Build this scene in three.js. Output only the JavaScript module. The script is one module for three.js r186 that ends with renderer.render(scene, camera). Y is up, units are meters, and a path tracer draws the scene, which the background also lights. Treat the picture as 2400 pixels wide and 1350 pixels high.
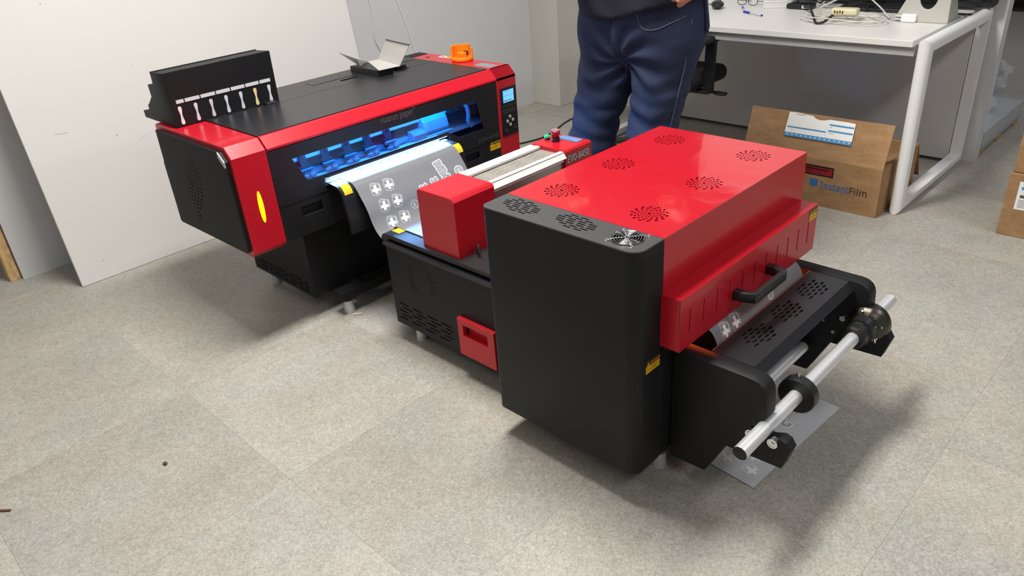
import * as THREE from 'three';
import { RoundedBoxGeometry } from 'three/addons/geometries/RoundedBoxGeometry.js';
import { mergeGeometries, toCreasedNormals } from 'three/addons/utils/BufferGeometryUtils.js';
import { FontLoader } from 'three/addons/loaders/FontLoader.js';
import { TextGeometry } from 'three/addons/geometries/TextGeometry.js';
import { RectAreaLightUniformsLib } from 'three/addons/lights/RectAreaLightUniformsLib.js';

// ---------------------------------------------------------------- camera, lights, exposure
RectAreaLightUniformsLib.init();
const scene = new THREE.Scene();
scene.background = new THREE.Color(0x000000);
const renderer = new THREE.WebGLRenderer({ antialias: true });
renderer.toneMapping = THREE.LinearToneMapping;
renderer.toneMappingExposure = 1.46;
renderer.shadowMap.enabled = true;
const FOCAL = 1769.548;                       // pixels in a 2400 x 1350 frame
const camera = new THREE.PerspectiveCamera(2 * Math.atan(675 / FOCAL) * 180 / Math.PI, 2400 / 1350, 0.05, 60);
camera.position.set(0.82946, 1.41257, 1.26497);
camera.rotation.set(-0.49386, 0.80461, -0.07898, 'YXZ');
const CEILING = 3.1;
// ceiling luminaires: [x, z, strength, colour, where]
const LAMPS = [
  [-0.85, -0.15, 39, 0xfffcf7, 'over the gap between printer and dryer'], [-0.95, 2.5, 4.5, 0xfffcf7, 'over the open floor in front of the printer'], [1.9, 1.1, 5, 0xfffcf8, 'over the open floor beyond the take-up shaft'], [1.9, -1.6, 9, 0xf8faff, 'over the stacked cartons'],
  [-2.1, -5.4, 3, 0xf6f8ff, 'over the dark hall behind the partition'], [0.9, -5.6, 4, 0xf6f8ff, 'over the hall beside the storage rack'],
];
function areaLight(color, intensity, w, h, pos, target) {
  const l = new THREE.RectAreaLight(color, intensity, w, h);
  l.position.set(...pos); l.lookAt(...target); scene.add(l); return l;
}

// ---------------------------------------------------------------- helpers
const V = (x, y, z) => new THREE.Vector3(x, y, z);
let seed = 12345;
const rnd = () => { seed = (seed * 1664525 + 1013904223) >>> 0; return seed / 4294967296; };
const rr = (a, b) => a + (b - a) * rnd();
const taken = {}, origin = new WeakMap();
function numbered(n) { const k = taken[n] = (taken[n] ?? -1) + 1; return k ? `${n}_${String(k).padStart(3, '0')}` : n; }
function thing(name, label, category, at = [0, 0, 0], group) {
  const o = new THREE.Group(); o.name = numbered(name); o.position.set(...at); scene.add(o);
  o.userData = { label, category }; if (group) o.userData.group = group;
  origin.set(o, at); return o;
}
function structure(name, at = [0, 0, 0]) {
  const o = new THREE.Group(); o.name = name; o.position.set(...at); scene.add(o);
  o.userData = { kind: 'structure' }; origin.set(o, at); return o;
}
// geometry comes in room coordinates; a list is merged into one mesh
function part(parent, name, geo, mat, label) {
  if (Array.isArray(geo)) geo = mergeGeometries(geo.map(g => g.index ? g.toNonIndexed() : g).map(strip), false);
  const o = origin.get(parent) ?? [0, 0, 0];
  geo.translate(-o[0], -o[1], -o[2]);
  const m = new THREE.Mesh(geo, mat); m.name = name; m.castShadow = m.receiveShadow = true;
  if (label) m.userData.label = label;
  origin.set(m, o); parent.add(m); return m;
}
function strip(g) { for (const k of Object.keys(g.attributes)) if (!['position', 'normal', 'uv'].includes(k)) g.deleteAttribute(k); if (!g.attributes.uv) g.setAttribute('uv', new THREE.Float32BufferAttribute(new Float32Array(g.attributes.position.count * 2), 2)); return g; }
function single(name, label, category, geo, mat, group) {
  if (Array.isArray(geo)) geo = mergeGeometries(geo.map(g => g.index ? g.toNonIndexed() : g).map(strip), false);
  geo.computeBoundingBox(); const b = geo.boundingBox, c = [(b.min.x + b.max.x) / 2, b.min.y, (b.min.z + b.max.z) / 2];
  geo.translate(-c[0], -c[1], -c[2]);
  const m = new THREE.Mesh(geo, mat); m.name = numbered(name); m.position.set(...c); m.castShadow = m.receiveShadow = true;
  m.userData = { label, category }; if (group) m.userData.group = group; scene.add(m); return m;
}
function box(x0, x1, y0, y1, z0, z1, r = 0, seg = 2) {
  const w = Math.abs(x1 - x0), h = Math.abs(y1 - y0), d = Math.abs(z1 - z0);
  const g = r ? new RoundedBoxGeometry(w, h, d, seg, Math.min(r, w / 2.02, h / 2.02, d / 2.02)) : new THREE.BoxGeometry(w, h, d);
  return g.translate((x0 + x1) / 2, (y0 + y1) / 2, (z0 + z1) / 2);
}
function place(g, o, u, v) {
  const U = V(...u).normalize(), W = V(...v).normalize(), N = U.clone().cross(W);
  return g.applyMatrix4(new THREE.Matrix4().makeBasis(U, W, N).setPosition(...o));
}
const ORI = { top: [[1, 0, 0], [0, 0, -1]], front: [[0, 0, -1], [0, 1, 0]], side: [[1, 0, 0], [0, 1, 0]] };
function shapeOf(pts, holes = []) {
  const s = new THREE.Shape(pts.map(p => new THREE.Vector2(...p)));
  for (const h of holes) s.holes.push(new THREE.Path(h.map(p => new THREE.Vector2(...p))));
  return s;
}
// outline (and holes) in a plane, thickness t along the plane's normal; 'top' takes (x, -z), 'front' takes (-z, y), 'side' takes (x, y)
function plate(pts, holes, t, at, ori, bevel = 0) {
  const g = new THREE.ExtrudeGeometry(shapeOf(pts, holes), { depth: t - 2 * bevel, bevelEnabled: bevel > 0, bevelSize: bevel, bevelThickness: bevel, bevelOffset: -bevel, bevelSegments: 2, curveSegments: 6, steps: 1 });
  if (bevel) g.translate(0, 0, bevel);
  return place(pts.length > 8 && !holes.length ? toCreasedNormals(g, .5) : g, at, ...ORI[ori]);
}
const rect = (a, b, c, d) => [[a, c], [b, c], [b, d], [a, d]];
function rrect(a, b, c, d, r, n = 4) {
  const R = Array.isArray(r) ? r : [r, r, r, r], out = [], cs = [[a, c, 1, 1, 180], [b, c, -1, 1, 270], [b, d, -1, -1, 0], [a, d, 1, -1, 90]];
  cs.forEach(([x, y, sx, sy, a0], i) => { const q = R[i]; if (!q) { out.push([x, y]); return; } for (let k = 0; k <= n; k++) { const t = (a0 + 90 * k / n) * Math.PI / 180; out.push([x + sx * q + q * Math.cos(t), y + sy * q + q * Math.sin(t)]); } });
  return out;
}
const circ = (x, y, r, n = 10) => Array.from({ length: n }, (_, k) => [x + r * Math.cos(k * 2 * Math.PI / n), y + r * Math.sin(k * 2 * Math.PI / n)]);
const slot = (x0, x1, y, w) => rrect(x0, x1, y - w / 2, y + w / 2, w * 0.49, 2);
const slotV = (x, y0, y1, w) => rrect(x - w / 2, x + w / 2, y0, y1, w * 0.49, 2);
function cyl(p, q, r0, r1 = r0, n = 20, open = false) {
  const a = V(...p), b = V(...q), d = b.clone().sub(a), g = new THREE.CylinderGeometry(r1, r0, d.length(), n, 1, open);
  g.applyQuaternion(new THREE.Quaternion().setFromUnitVectors(V(0, 1, 0), d.normalize()));
  return g.translate((a.x + b.x) / 2, (a.y + b.y) / 2, (a.z + b.z) / 2);
}
function tube(pts, r, n = 40, k = 8, closed = false) { return new THREE.TubeGeometry(new THREE.CatmullRomCurve3(pts.map(p => V(...p)), closed, 'centripetal'), n, r, k, closed); }
function ball(p, r, sx = 1, sy = 1, sz = 1, n = 14) { return new THREE.SphereGeometry(r, n, Math.max(6, n * 0.7 | 0)).scale(sx, sy, sz).translate(...p); }
function ribbon(profile, z0, z1, vscale, v0 = 0, nz = 2) {            // sheet: a profile in (x, y) drawn along z; uv: across, along (metres times vscale)
  const P = [], U = [], I = []; let L = 0;
  profile.forEach((p, i) => { if (i) L += Math.hypot(p[0] - profile[i - 1][0], p[1] - profile[i - 1][1]); for (let k = 0; k <= nz; k++) { P.push(p[0], p[1], z0 + (z1 - z0) * k / nz); U.push(k / nz, v0 + L * vscale); } });
  const w = nz + 1; for (let i = 0; i < profile.length - 1; i++) for (let k = 0; k < nz; k++) { const a = i * w + k; I.push(a, a + w, a + 1, a + 1, a + w, a + w + 1); }
  const g = new THREE.BufferGeometry(); g.setAttribute('position', new THREE.Float32BufferAttribute(P, 3)); g.setAttribute('uv', new THREE.Float32BufferAttribute(U, 2)); g.setIndex(I); g.computeVertexNormals(); return g;
}
const smoothCurve = (pts, n) => new THREE.CatmullRomCurve3(pts.map(p => V(p[0], p[1], 0)), false, 'centripetal').getPoints(n).map(p => [p.x, p.y]);
const sans = await new FontLoader().loadAsync('fonts/droid/droid_sans_bold.typeface.json');
const sansR = await new FontLoader().loadAsync('fonts/droid/droid_sans_regular.typeface.json');
function lettering(text, font, width, height, depth, at, ori, grow = 0) {      // fitted to width x height, lower left corner at 'at'
  const g = new TextGeometry(text, { font, size: 1, depth: 0.2, curveSegments: 3 }); g.computeBoundingBox();
  const b = g.boundingBox.clone(); if (grow) { const q = new TextGeometry(text, { font, size: 1, depth: 0.2, curveSegments: 3, bevelEnabled: true, bevelSize: grow, bevelThickness: .001, bevelSegments: 1 }); g.copy(q); }
  g.translate(-b.min.x, -b.min.y, 0); g.scale(width / (b.max.x - b.min.x), height / (b.max.y - b.min.y), depth / 0.2);
  return place(g, at, ...ORI[ori]);
}

// ---------------------------------------------------------------- textures
function lattice(n, s) { const a = new Float32Array(n * n); let q = s; for (let i = 0; i < a.length; i++) { q = (q * 1664525 + 1013904223) >>> 0; a[i] = q / 4294967296; } return a; }
function noiseField(size, octaves, s0) {      // tileable value noise, octaves: [cells, weight]
  const out = new Float32Array(size * size);
  octaves.forEach(([n, w, ny = n], o) => {
    const m = Math.max(n, ny), L = lattice(m, s0 + o * 977);
    for (let y = 0; y < size; y++) { const fy = y / size * ny, iy = fy | 0, ty = fy - iy, sy = ty * ty * (3 - 2 * ty), r0 = (iy % ny) * m, r1 = ((iy + 1) % ny) * m;
      for (let x = 0; x < size; x++) { const fx = x / size * n, ix = fx | 0, tx = fx - ix, sx = tx * tx * (3 - 2 * tx), c0 = ix % n, c1 = (ix + 1) % n;
        out[y * size + x] += w * ((L[r0 + c0] * (1 - sx) + L[r0 + c1] * sx) * (1 - sy) + (L[r1 + c0] * (1 - sx) + L[r1 + c1] * sx) * sy - 0.5); } }
  });
  return out;
}
function dataTex(size, f, srgb, repeat = [1, 1]) {
  const d = new Uint8Array(size * size * 4);
  for (let i = 0; i < size * size; i++) { const c = f(i, i % size, i / size | 0); d[i * 4] = c[0]; d[i * 4 + 1] = c[1]; d[i * 4 + 2] = c[2]; d[i * 4 + 3] = 255; }
  const t = new THREE.DataTexture(d, size, size); t.magFilter = THREE.LinearFilter; t.minFilter = THREE.LinearMipmapLinearFilter; t.generateMipmaps = true;
  t.wrapS = t.wrapT = THREE.RepeatWrapping; t.repeat.set(...repeat); if (srgb) t.colorSpace = THREE.SRGBColorSpace; t.needsUpdate = true; return t;
}
const cl = v => v < 0 ? 0 : v > 255 ? 255 : v;
function greyTex(size, oct, s, amp, base = 128, repeat) { const n = noiseField(size, oct, s); return dataTex(size, i => { const v = cl(base + amp * n[i]); return [v, v, v]; }, false, repeat); }
function canvasTex(w, h, draw, srgb = true) {
  const c = document.createElement('canvas'); c.width = w; c.height = h; const x = c.getContext('2d'); draw(x, w, h);
  const t = new THREE.CanvasTexture(c); if (srgb) t.colorSpace = THREE.SRGBColorSpace; t.anisotropy = 8; return t;
}
const lin = (r, g, b) => new THREE.Color().setRGB(r, g, b);
const std = o => new THREE.MeshStandardMaterial(o), phy = o => new THREE.MeshPhysicalMaterial(o);
const grain = greyTex(512, [[256, 1], [128, .6]], 11, 110);
const M = {
  black: phy({ color: lin(.0085, .0085, .0100), roughness: .55, specularIntensity: .6, bumpMap: grain, bumpScale: .00015 }),
  lidBlack: phy({ color: lin(.015, .015, .018), ior: 1.5, roughness: .36, bumpMap: grain, bumpScale: .0001 }),
  satin: std({ color: lin(.012, .012, .013), roughness: .35 }),
  cavity: std({ color: lin(.0085, .0085, .0100), roughness: .8 }),
  plastic: std({ color: lin(.012, .012, .013), roughness: .38 }),
  red: phy({ color: lin(.50, .009, .021), roughness: .3, ior: 1.4, clearcoat: .22, clearcoatRoughness: .05 }),
  redMatt: std({ color: lin(.56, .012, .02), roughness: .42 }),
  alu: std({ color: lin(.84, .84, .85), metalness: .7, roughness: .42 }),
  aluWhite: std({ color: lin(.80, .79, .77), metalness: .25, roughness: .4 }),
  steel: std({ color: lin(.55, .54, .53), metalness: 1, roughness: .3 }),
  chrome: std({ color: lin(.85, .85, .85), metalness: 1, roughness: .12 }),
  brushed: std({ color: lin(.44, .43, .42), metalness: .9, roughness: .38 }),
  white: std({ color: lin(.84, .84, .83), roughness: .45 }),
  whiteMatt: std({ color: lin(.72, .71, .69), roughness: .75 }),
  deskWhite: std({ color: lin(.76, .75, .72), roughness: .38 }),
  towerTop: phy({ color: lin(.055, .055, .057), ior: 1.8, roughness: .34, bumpMap: grain, bumpScale: .0001 }),  // lighter than the other blacks: reflected wall sheen painted into the colour
  rubber: std({ color: lin(.010, .010, .011), roughness: .65 }),
  yellow: std({ color: lin(.85, .55, .01), roughness: .5 }),
  foot: std({ color: lin(.62, .62, .62), metalness: .55, roughness: .4 }),
  letter: std({ color: lin(.17, .14, .14), metalness: .5, roughness: .35 }),
  letterDim: std({ color: lin(.075, .075, .08), metalness: .4, roughness: .4 }),
  cable: std({ color: lin(.010, .010, .010), roughness: .5 }),
  cableWhite: std({ color: lin(.68, .66, .60), roughness: .45 }),
};
const GLOW = (hex, k) => std({ color: 0x000000, emissive: hex, emissiveIntensity: k, roughness: .6 });
// ---------------------------------------------------------------- the room
{
  const fine = noiseField(2048, [[900, 1.0], [420, .8], [160, .28]], 5), broad = noiseField(2048, [[5, 1], [11, .8], [27, .6], [60, .5]], 91), tint = noiseField(2048, [[9, 1], [24, .6]], 333);
  const floorTex = dataTex(2048, i => {
    const f = fine[i], b = broad[i], t = tint[i]; let v = 163 + 28 * f + 9 * b;
    if (f > .82) v += 26; if (f < -.86) v -= 30;
    return [cl(v + 2 + 3 * t), cl(v - 1), cl(v - 10 - 4 * t)];
  }, true);
  const floorBump = dataTex(2048, i => { const v = cl(128 + 90 * fine[i]); return [v, v, v]; }, false);
  const variants = [0xffffff, 0xfcfbf9, 0xfefdfc, 0xf9f8f7].map(c => std({ color: c, map: floorTex, roughness: .56, bumpMap: floorBump, bumpScale: .0004 }));
  const fl = structure('floor', [0, 0, 0]);
  part(fl, 'screed', box(-4.4, 4.2, -.12, -.012, -10.2, 4.6), std({ color: lin(.30, .285, .26), roughness: .9 }));
  const PX = .6455, PZ = .6145, X0 = -.143, Z0 = .6185, gap = .00022;
  for (let i = -7; i < 7; i++) for (let k = -7; k < 17; k++) {
    const x0 = X0 + i * PX, z1 = Z0 - k * PZ; if (x0 > 4.2 || z1 > 4.6) continue;
    const g = box(x0 + gap, x0 + PX - gap, -.012, 0, z1 - PZ + gap, z1 - gap);
    const uv = g.attributes.uv, p = g.attributes.position, flip = (i * 7 + k * 3) & 3;
    for (let q = 0; q < uv.count; q++) { let u = p.getX(q) / 2 + flip * .37, w = p.getZ(q) / 2 + flip * .21; uv.setXY(q, u, w); }
    part(fl, 'floor_tile', g, variants[(i * 5 + k * 3 + 60) % 4]);
  }
  const plaster = greyTex(512, [[200, 1], [60, .5]], 71, 60), wallTint = noiseField(1024, [[3, 1], [9, .5], [40, .15]], 17);
  const wallMap = dataTex(1024, i => { const v = 230 + 10 * wallTint[i]; return [cl(v), cl(v - 1), cl(v - 3)]; }, true, [.5, .5]);
  plaster.repeat.set(3, 3);
  const wall = std({ color: lin(.76, .77, .80), map: wallMap, roughness: .8, bumpMap: plaster, bumpScale: .0006 });
  const wl = structure('wall_left', [-2.95, 0, -1]); part(wl, 'plasterboard', box(-3.05, -2.885, 0, CEILING, -2.95, .70), wall);
  const wp = structure('wall_pillar', [-2.76, 0, -2.8]); part(wp, 'pillar', box(-2.885, -2.635, 0, CEILING, -3.05, -2.675, .004), std({ color: lin(.68, .66, .62), map: wallMap, roughness: .8, bumpMap: plaster, bumpScale: .0012 }));
  const wb = structure('wall_back', [-1.3, 0, -2.96]); part(wb, 'partition', box(-2.635, -.10, 0, CEILING, -3.0, -2.925), wall);
  const hall = std({ color: lin(.50, .50, .50), roughness: .85 });
  part(structure('wall_far', [0, 0, -10]), 'hall_wall', box(-4.4, 4.2, 0, CEILING, -10.2, -10), hall);
  part(structure('wall_right', [4.1, 0, -3]), 'hall_wall', box(4.0, 4.2, 0, CEILING, -10, 4.4), hall);
  part(structure('wall_near', [0, 0, 4.5]), 'hall_wall', box(-4.4, 4.2, 0, CEILING, 4.4, 4.6), hall);
  part(structure('wall_outer', [-4.3, 0, -3]), 'hall_wall', box(-4.4, -4.2, 0, CEILING, -10, 4.4), hall);
  part(structure('ceiling', [0, CEILING, -3]), 'ceiling_board', box(-4.4, 4.2, CEILING, CEILING + .15, -10.2, 4.6), std({ color: lin(.42, .42, .41), roughness: .9 }));
  // ceiling luminaires
  LAMPS.forEach(([x, z, k, c, where]) => {
    const t = thing('ceiling_lamp', 'flat white ceiling panel lamp ' + where, 'lamp', [x, CEILING - .05, z], 'ceiling panel lamps');
    part(t, 'lamp_frame', [box(x - .31, x + .31, CEILING - .05, CEILING, z - .61, z - .59), box(x - .31, x + .31, CEILING - .05, CEILING, z + .59, z + .61), box(x - .31, x - .29, CEILING - .05, CEILING, z - .59, z + .59), box(x + .29, x + .31, CEILING - .05, CEILING, z - .59, z + .59)], M.white);
    part(t, 'lamp_diffuser', box(x - .29, x + .29, CEILING - .035, CEILING - .02, z - .59, z + .59), GLOW(c, 3));
    areaLight(c, k, .56, 1.16, [x, CEILING - .06, z], [x, 0, z]);
  });
  // studs and the leaning board
  const pineN = noiseField(256, [[4, 1, 60], [9, .6, 120]], 41);
  const pine = std({ map: dataTex(256, i => { const n = pineN[i]; return [cl(196 + 36 * n), cl(162 + 34 * n), cl(114 + 28 * n)]; }, true), roughness: .75 });
  single('timber_stud', 'raw pine timber stud at the end of plasterboard wall', 'timber', box(-2.965, -2.905, 0, 1.6, .703, .748, .003), pine);
}
// ---------------------------------------------------------------- stickers and prints
function warningTex(title) { return canvasTex(256, 176, (x, w, h) => {
  x.fillStyle = '#15140f'; x.fillRect(0, 0, w, h); x.fillStyle = '#e9b90f'; x.fillRect(8, 66, w - 16, h - 74);
  x.fillStyle = '#e9b90f'; x.beginPath(); x.moveTo(46, 10); x.lineTo(72, 56); x.lineTo(20, 56); x.fill();
  x.fillStyle = '#15140f'; x.fillRect(43, 24, 6, 18); x.fillRect(43, 46, 6, 6);
  x.fillStyle = '#e9b90f'; x.font = 'bold 38px sans-serif'; x.fillText(title, 82, 50);
  x.strokeStyle = '#b5261d'; x.lineWidth = 7; x.beginPath(); x.arc(44, 118, 25, 0, 7); x.stroke(); x.beginPath(); x.moveTo(26, 100); x.lineTo(62, 136); x.stroke();
  x.fillStyle = '#4a3a08'; for (let k = 0; k < 4; k++) x.fillRect(84, 82 + k * 20, 150 - (k % 2) * 40, 7);
}); }
const warnMat = std({ map: warningTex('WARNING'), roughness: .45 });
function decal(w, h, at, ori, t = .0006) {      // thin sheet with its picture on the front face, lower left corner at 'at'
  const g = new THREE.BoxGeometry(w, h, t); g.translate(w / 2, h / 2, t / 2); return place(g, at, ...ORI[ori]);
}
const screenMat = (bg, fg, k) => { const t = canvasTex(256, 192, (x, w, h) => { x.fillStyle = bg; x.fillRect(0, 0, w, h); x.fillStyle = fg; x.fillRect(10, 84, w - 20, 5); x.fillRect(14, 14, 150, 5); x.fillRect(14, 160, 80, 16); x.fillRect(110, 160, 90, 12); }); return std({ color: 0x000000, emissive: 0xffffff, emissiveMap: t, emissiveIntensity: k, roughness: .3 }); };

// ---------------------------------------------------------------- wide film printer
{
  const FX = -1.43, RX = -1.98, ZL = .272, ZR = -1.026, YB = .37, YT = .735, CAP = .149, RC = -.912;
  const P = thing('film_printer', 'wide black and red film printer with a lit blue window', 'printer', [-1.7, 0, -.38]);
  const prof = [[FX, .70], [FX - .034, YT], [RX + .004, YT], [RX, YT - .004], [RX, .375], [RX + .025, .352], [FX - .022, .352], [FX, .372]];
  part(P, 'end_cap', plate(prof, [], ZL - CAP, [0, 0, CAP], 'side', .0025), M.red, 'glossy red end cap');
  // black side panel with its sprinkled vent
  const vent = [];
  for (let r = 0; r < 17; r++) { const t = r / 16, y = .655 - t * .235, half = Math.max(.010, .058 * Math.sin(Math.PI * Math.min(1, .12 + t * .92))), cx = -1.705 - t * .07, n = Math.max(1, Math.round(half * 2 / .024));
    for (let k = 0; k < n; k++) { const x = cx + ((k + .5) / n - .5) * half * 2 + (r & 1 ? .006 : 0), len = .006 + t * .010; vent.push(slot(x - len / 2, x + len / 2, y, .0045)); } }
  const sp = [[-1.952, .72], [-1.478, .719], [-1.447, .692], [-1.441, .392], [-1.455, .372], [-1.955, .364], [-1.962, .37], [-1.962, .60], [-1.956, .605]];
  const side = part(P, 'side_panel', plate(sp, vent, .006, [0, 0, .2805], 'side', .001), M.black);
  part(side, 'panel_rim', plate(sp, [[[-1.945, .712], [-1.482, .712], [-1.452, .688], [-1.447, .396], [-1.458, .379], [-1.95, .371]]], .008, [0, 0, .2725], 'side'), M.black);
  part(side, 'vent_backing', plate([[-1.93, .70], [-1.48, .70], [-1.46, .40], [-1.93, .38]], [], .001, [0, 0, .2740], 'side'), M.cavity);
  part(side, 'corner_clip', plate([[-1.478, .722], [-1.445, .694], [-1.443, .676], [-1.450, .674], [-1.482, .704]], [], .0035, [0, 0, .2867], 'side', .0008), M.foot);
  part(P, 'rear_box', box(-1.998, RX, .55, .66, .20, .262, .003), M.black);
  // yellow status light on the cap
  part(P, 'status_light', plate(Array.from({ length: 24 }, (_, k) => [-.2095 + .0085 * Math.cos(k * Math.PI / 12), .520 + .056 * Math.sin(k * Math.PI / 12)]), [], .003, [FX - .001, 0, 0], 'front', .0006), std({ color: lin(.5, .42, 0), emissive: 0xffe600, emissiveIntensity: .9, roughness: .5 }), 'yellow glowing oval');
  // red chamfer bar along the front and the right hand end
  const bar = [[FX, .70], [FX - .034, YT], [FX - .046, YT], [FX - .046, .69], [FX, .69]];
  part(P, 'front_trim', plate(bar, [], CAP - ZR - .004, [0, 0, ZR], 'side', .0015), M.red);
  part(P, 'right_end', plate(prof, [], RC - ZR, [0, 0, ZR], 'side', .0025), M.red, 'red right end with the controls');
  // lid
  part(P, 'lid', plate(rect(-2.04, FX - .047, -CAP + .002, -RC - .002), [rrect(-1.899, -1.876, .468, .555, .010)], .006, [0, YT - .003, 0], 'top', .001), M.lidBlack);
  part(P, 'hinge_panel', plate(rect(-1.985, -1.925, .362, .90), [], .0012, [0, YT + .003, 0], 'top', .0004), M.lidBlack);
  part(P, 'lid_fold', box(-1.815, -1.812, YT + .0026, YT + .0034, CAP, RC), M.lidBlack);
  part(P, 'grip_recess', box(-1.903, -1.872, YT - .03, YT - .004, -.56, -.463), M.cavity);
  part(P, 'rear_housing', [box(-2.04, RX + .01, .42, YT - .004, ZR + .03, CAP - .01, .004), box(-2.04, RX + .002, YT - .005, YT + .002, ZR + .01, RC, .002)], M.black);
  part(P, 'lid_latch', [box(-1.855, -1.820, YT + .002, YT + .018, -.765, -.712, .006), box(-1.862, -1.813, YT + .001, YT + .006, -.772, -.705, .003)], M.plastic);
  part(P, 'chassis', [box(RX + .02, -1.72, YB, YT - .008, RC + .002, CAP - .002), box(-1.72, FX - .05, YT - .012, YT - .006, RC + .002, CAP - .002), box(-1.72, FX - .03, .36, .489, RC + .002, CAP - .002)], M.cavity);
  // front panel with the window opening (coordinates: -z, y)
  const win = [[-.063, .643], [-.022, .556], [.625, .552], [.690, .514], [.822, .515], [.790, .638]];
  const fp = part(P, 'front_panel', plate([[-CAP + .001, .5005], [.044, .5005], [.044, .5410], [.630, .5410], [.630, .456], [-RC - .001, .456], [-RC - .001, .6935], [-CAP + .001, .6935]], [win], .005, [FX - .005, 0, 0], 'front', .0008), M.satin, 'black front panel around the window');
  part(fp, 'window_pane', plate([[-.068, .648], [-.026, .551], [.622, .547], [.688, .509], [.828, .510], [.795, .643]], [], .002, [FX - .008, 0, 0], 'front'), phy({ color: lin(.80, .88, 1), roughness: .02, transmission: 1, thickness: 0, ior: 1.49 }));
  part(fp, 'brand_lettering', [lettering('Haorun paper', sansR, .150, .030, .0012, [FX, .658, -.316], 'front'), lettering('®', sansR, .009, .009, .0012, [FX, .684, -.468], 'front')], M.letter, 'silver lettering');
  part(fp, 'model_lettering', lettering('EVO-A450', sans, .118, .015, .001, [FX - .0005, .4635, -.785], 'front'), M.letterDim);
  // lower front: left drawer, right drawer, slot lip
  const lowL = part(P, 'lower_panel', plate(rect(-CAP + .001, .046, .366, .4965), [rrect(-.070, .016, .436, .470, .004)], .006, [FX - .006, 0, 0], 'front', .0012), M.satin);
  part(lowL, 'panel_recess', box(FX - .022, FX - .018, .43, .475, .075, -.02), M.cavity);
  const lowR = part(P, 'lower_panel', plate(rect(.628, -RC - .001, .366, .4525), [rrect(.70, .786, .400, .432, .004)], .006, [FX - .006, 0, 0], 'front', .0012), M.satin);
  part(lowR, 'panel_recess', box(FX - .022, FX - .018, .395, .44, -.69, -.796), M.cavity);
  part(lowR, 'warning_sticker', decal(.064, .042, [FX + .0002, .410, -.846], 'front'), warnMat);
  part(P, 'seam_lip', box(FX - .006, FX + .002, .4968, .5, CAP - .001, -.044), M.black); part(P, 'seam_lip', box(FX - .006, FX + .002, .4530, .4555, -.630, RC), M.black);
  // control strip on the right end
  const cp = part(P, 'control_panel', plate(rrect(.9265, 1.0225, .452, .655, .003), [], .0025, [FX - .0005, 0, 0], 'front', .0006), M.satin);
  part(cp, 'display', decal(.062, .050, [FX + .0022, .594, -.943], 'front', .001), screenMat('#69b4ff', '#20406f', 1.0), 'blue lit display');
  part(cp, 'divider_line', box(FX + .0019, FX + .0026, .5785, .580, -.930, -1.020), std({ color: lin(.02, .09, .03), roughness: .5 }));
  for (let k = 0; k < 4; k++) part(cp, 'small_key', place(new THREE.TorusGeometry(.0068, .0007, 4, 14).scale(1.2, 1, 1), [FX + .0022, .555, -.9415 - k * .0195], ...ORI.front), M.letterDim);
  for (const [z, y] of [[-.976, .530], [-.960, .513], [-.992, .513], [-.976, .496]]) part(cp, 'arrow_key', place(new THREE.CylinderGeometry(.0065, .0068, .0022, 14).rotateX(Math.PI / 2), [FX + .0028, y, z], ...ORI.front), std({ color: lin(.42, .42, .42), roughness: .5 }));
  for (const [z, y] of [[-.951, .474], [-1.006, .480]]) part(cp, 'small_key', place(new THREE.TorusGeometry(.0072, .0008, 4, 14), [FX + .0022, y, z], ...ORI.front), M.letterDim);
  // red top of the right end: display cut-out and print
  part(P, 'top_display', box(-1.590, -1.490, YT - .001, YT + .0015, -.940, -.990, .001), std({ color: lin(.22, .24, .27), roughness: .15 }), 'unlit grey display');
  // inside of the window, lit blue
  part(P, 'platen', [box(-1.70, -1.505, .515, .530, -.90, .13), plate([[-1.515, .510], [-1.440, .510], [-1.440, .546], [-1.452, .5485], [-1.50, .540], [-1.515, .530]], [], .66, [0, 0, -.585], 'side', .001)], std({ color: lin(.55, .57, .6), roughness: .4 }));
  part(P, 'carriage_rail', box(-1.520, -1.497, .606, .629, -.90, .13, .002), std({ color: lin(.55, .56, .58), roughness: .35, metalness: .3 }));
  part(P, 'inner_back', box(-1.71, -1.70, .50, .72, -.905, .14), std({ color: lin(.30, .30, .31), roughness: .7 }));
  part(P, 'paper_guide', plate([[-1.60, .612], [-1.597, .613], [-1.512, .541], [-1.515, .539]], [], .62, [0, 0, -.50], 'side'), std({ color: lin(.24, .235, .23), roughness: .6 }));
  const armM = std({ color: lin(.008, .008, .010), roughness: .5 }), rollM = std({ color: lin(.14, .15, .18), roughness: .4 });
  for (let k = 0; k < 5; k++) {
    const z = -.006 - k * .0925;
    const a = part(P, 'pinch_arm', [plate([[-1.512, .628], [-1.494, .634], [-1.488, .612], [-1.478, .580], [-1.462, .560], [-1.470, .550], [-1.500, .552], [-1.512, .58]], [], .030, [0, 0, z - .015], 'side', .002), box(-1.505, -1.480, .566, .588, z - .023, z + .023, .003), cyl([-1.489, .617, z], [-1.483, .617, z], .005, .005, 10)], armM);
    for (const s of [-1, 1]) part(a, 'pinch_roller', cyl([-1.462, .556, z + s * .003], [-1.462, .556, z + s * .024], .0075, .0075, 14), rollM);
    part(a, 'pinch_shaft', cyl([-1.474, .575, z - .024], [-1.474, .575, z + .024], .006, .006, 12), rollM);
  }
  const car = part(P, 'carriage', [plate([[-1.60, .545], [-1.478, .545], [-1.468, .566], [-1.478, .602], [-1.50, .634], [-1.60, .648]], [], .125, [0, 0, -.668], 'side', .003), box(-1.60, -1.455, .54, .552, -.672, -.54, .002)], std({ color: lin(.30, .31, .33), roughness: .45 }));
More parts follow.
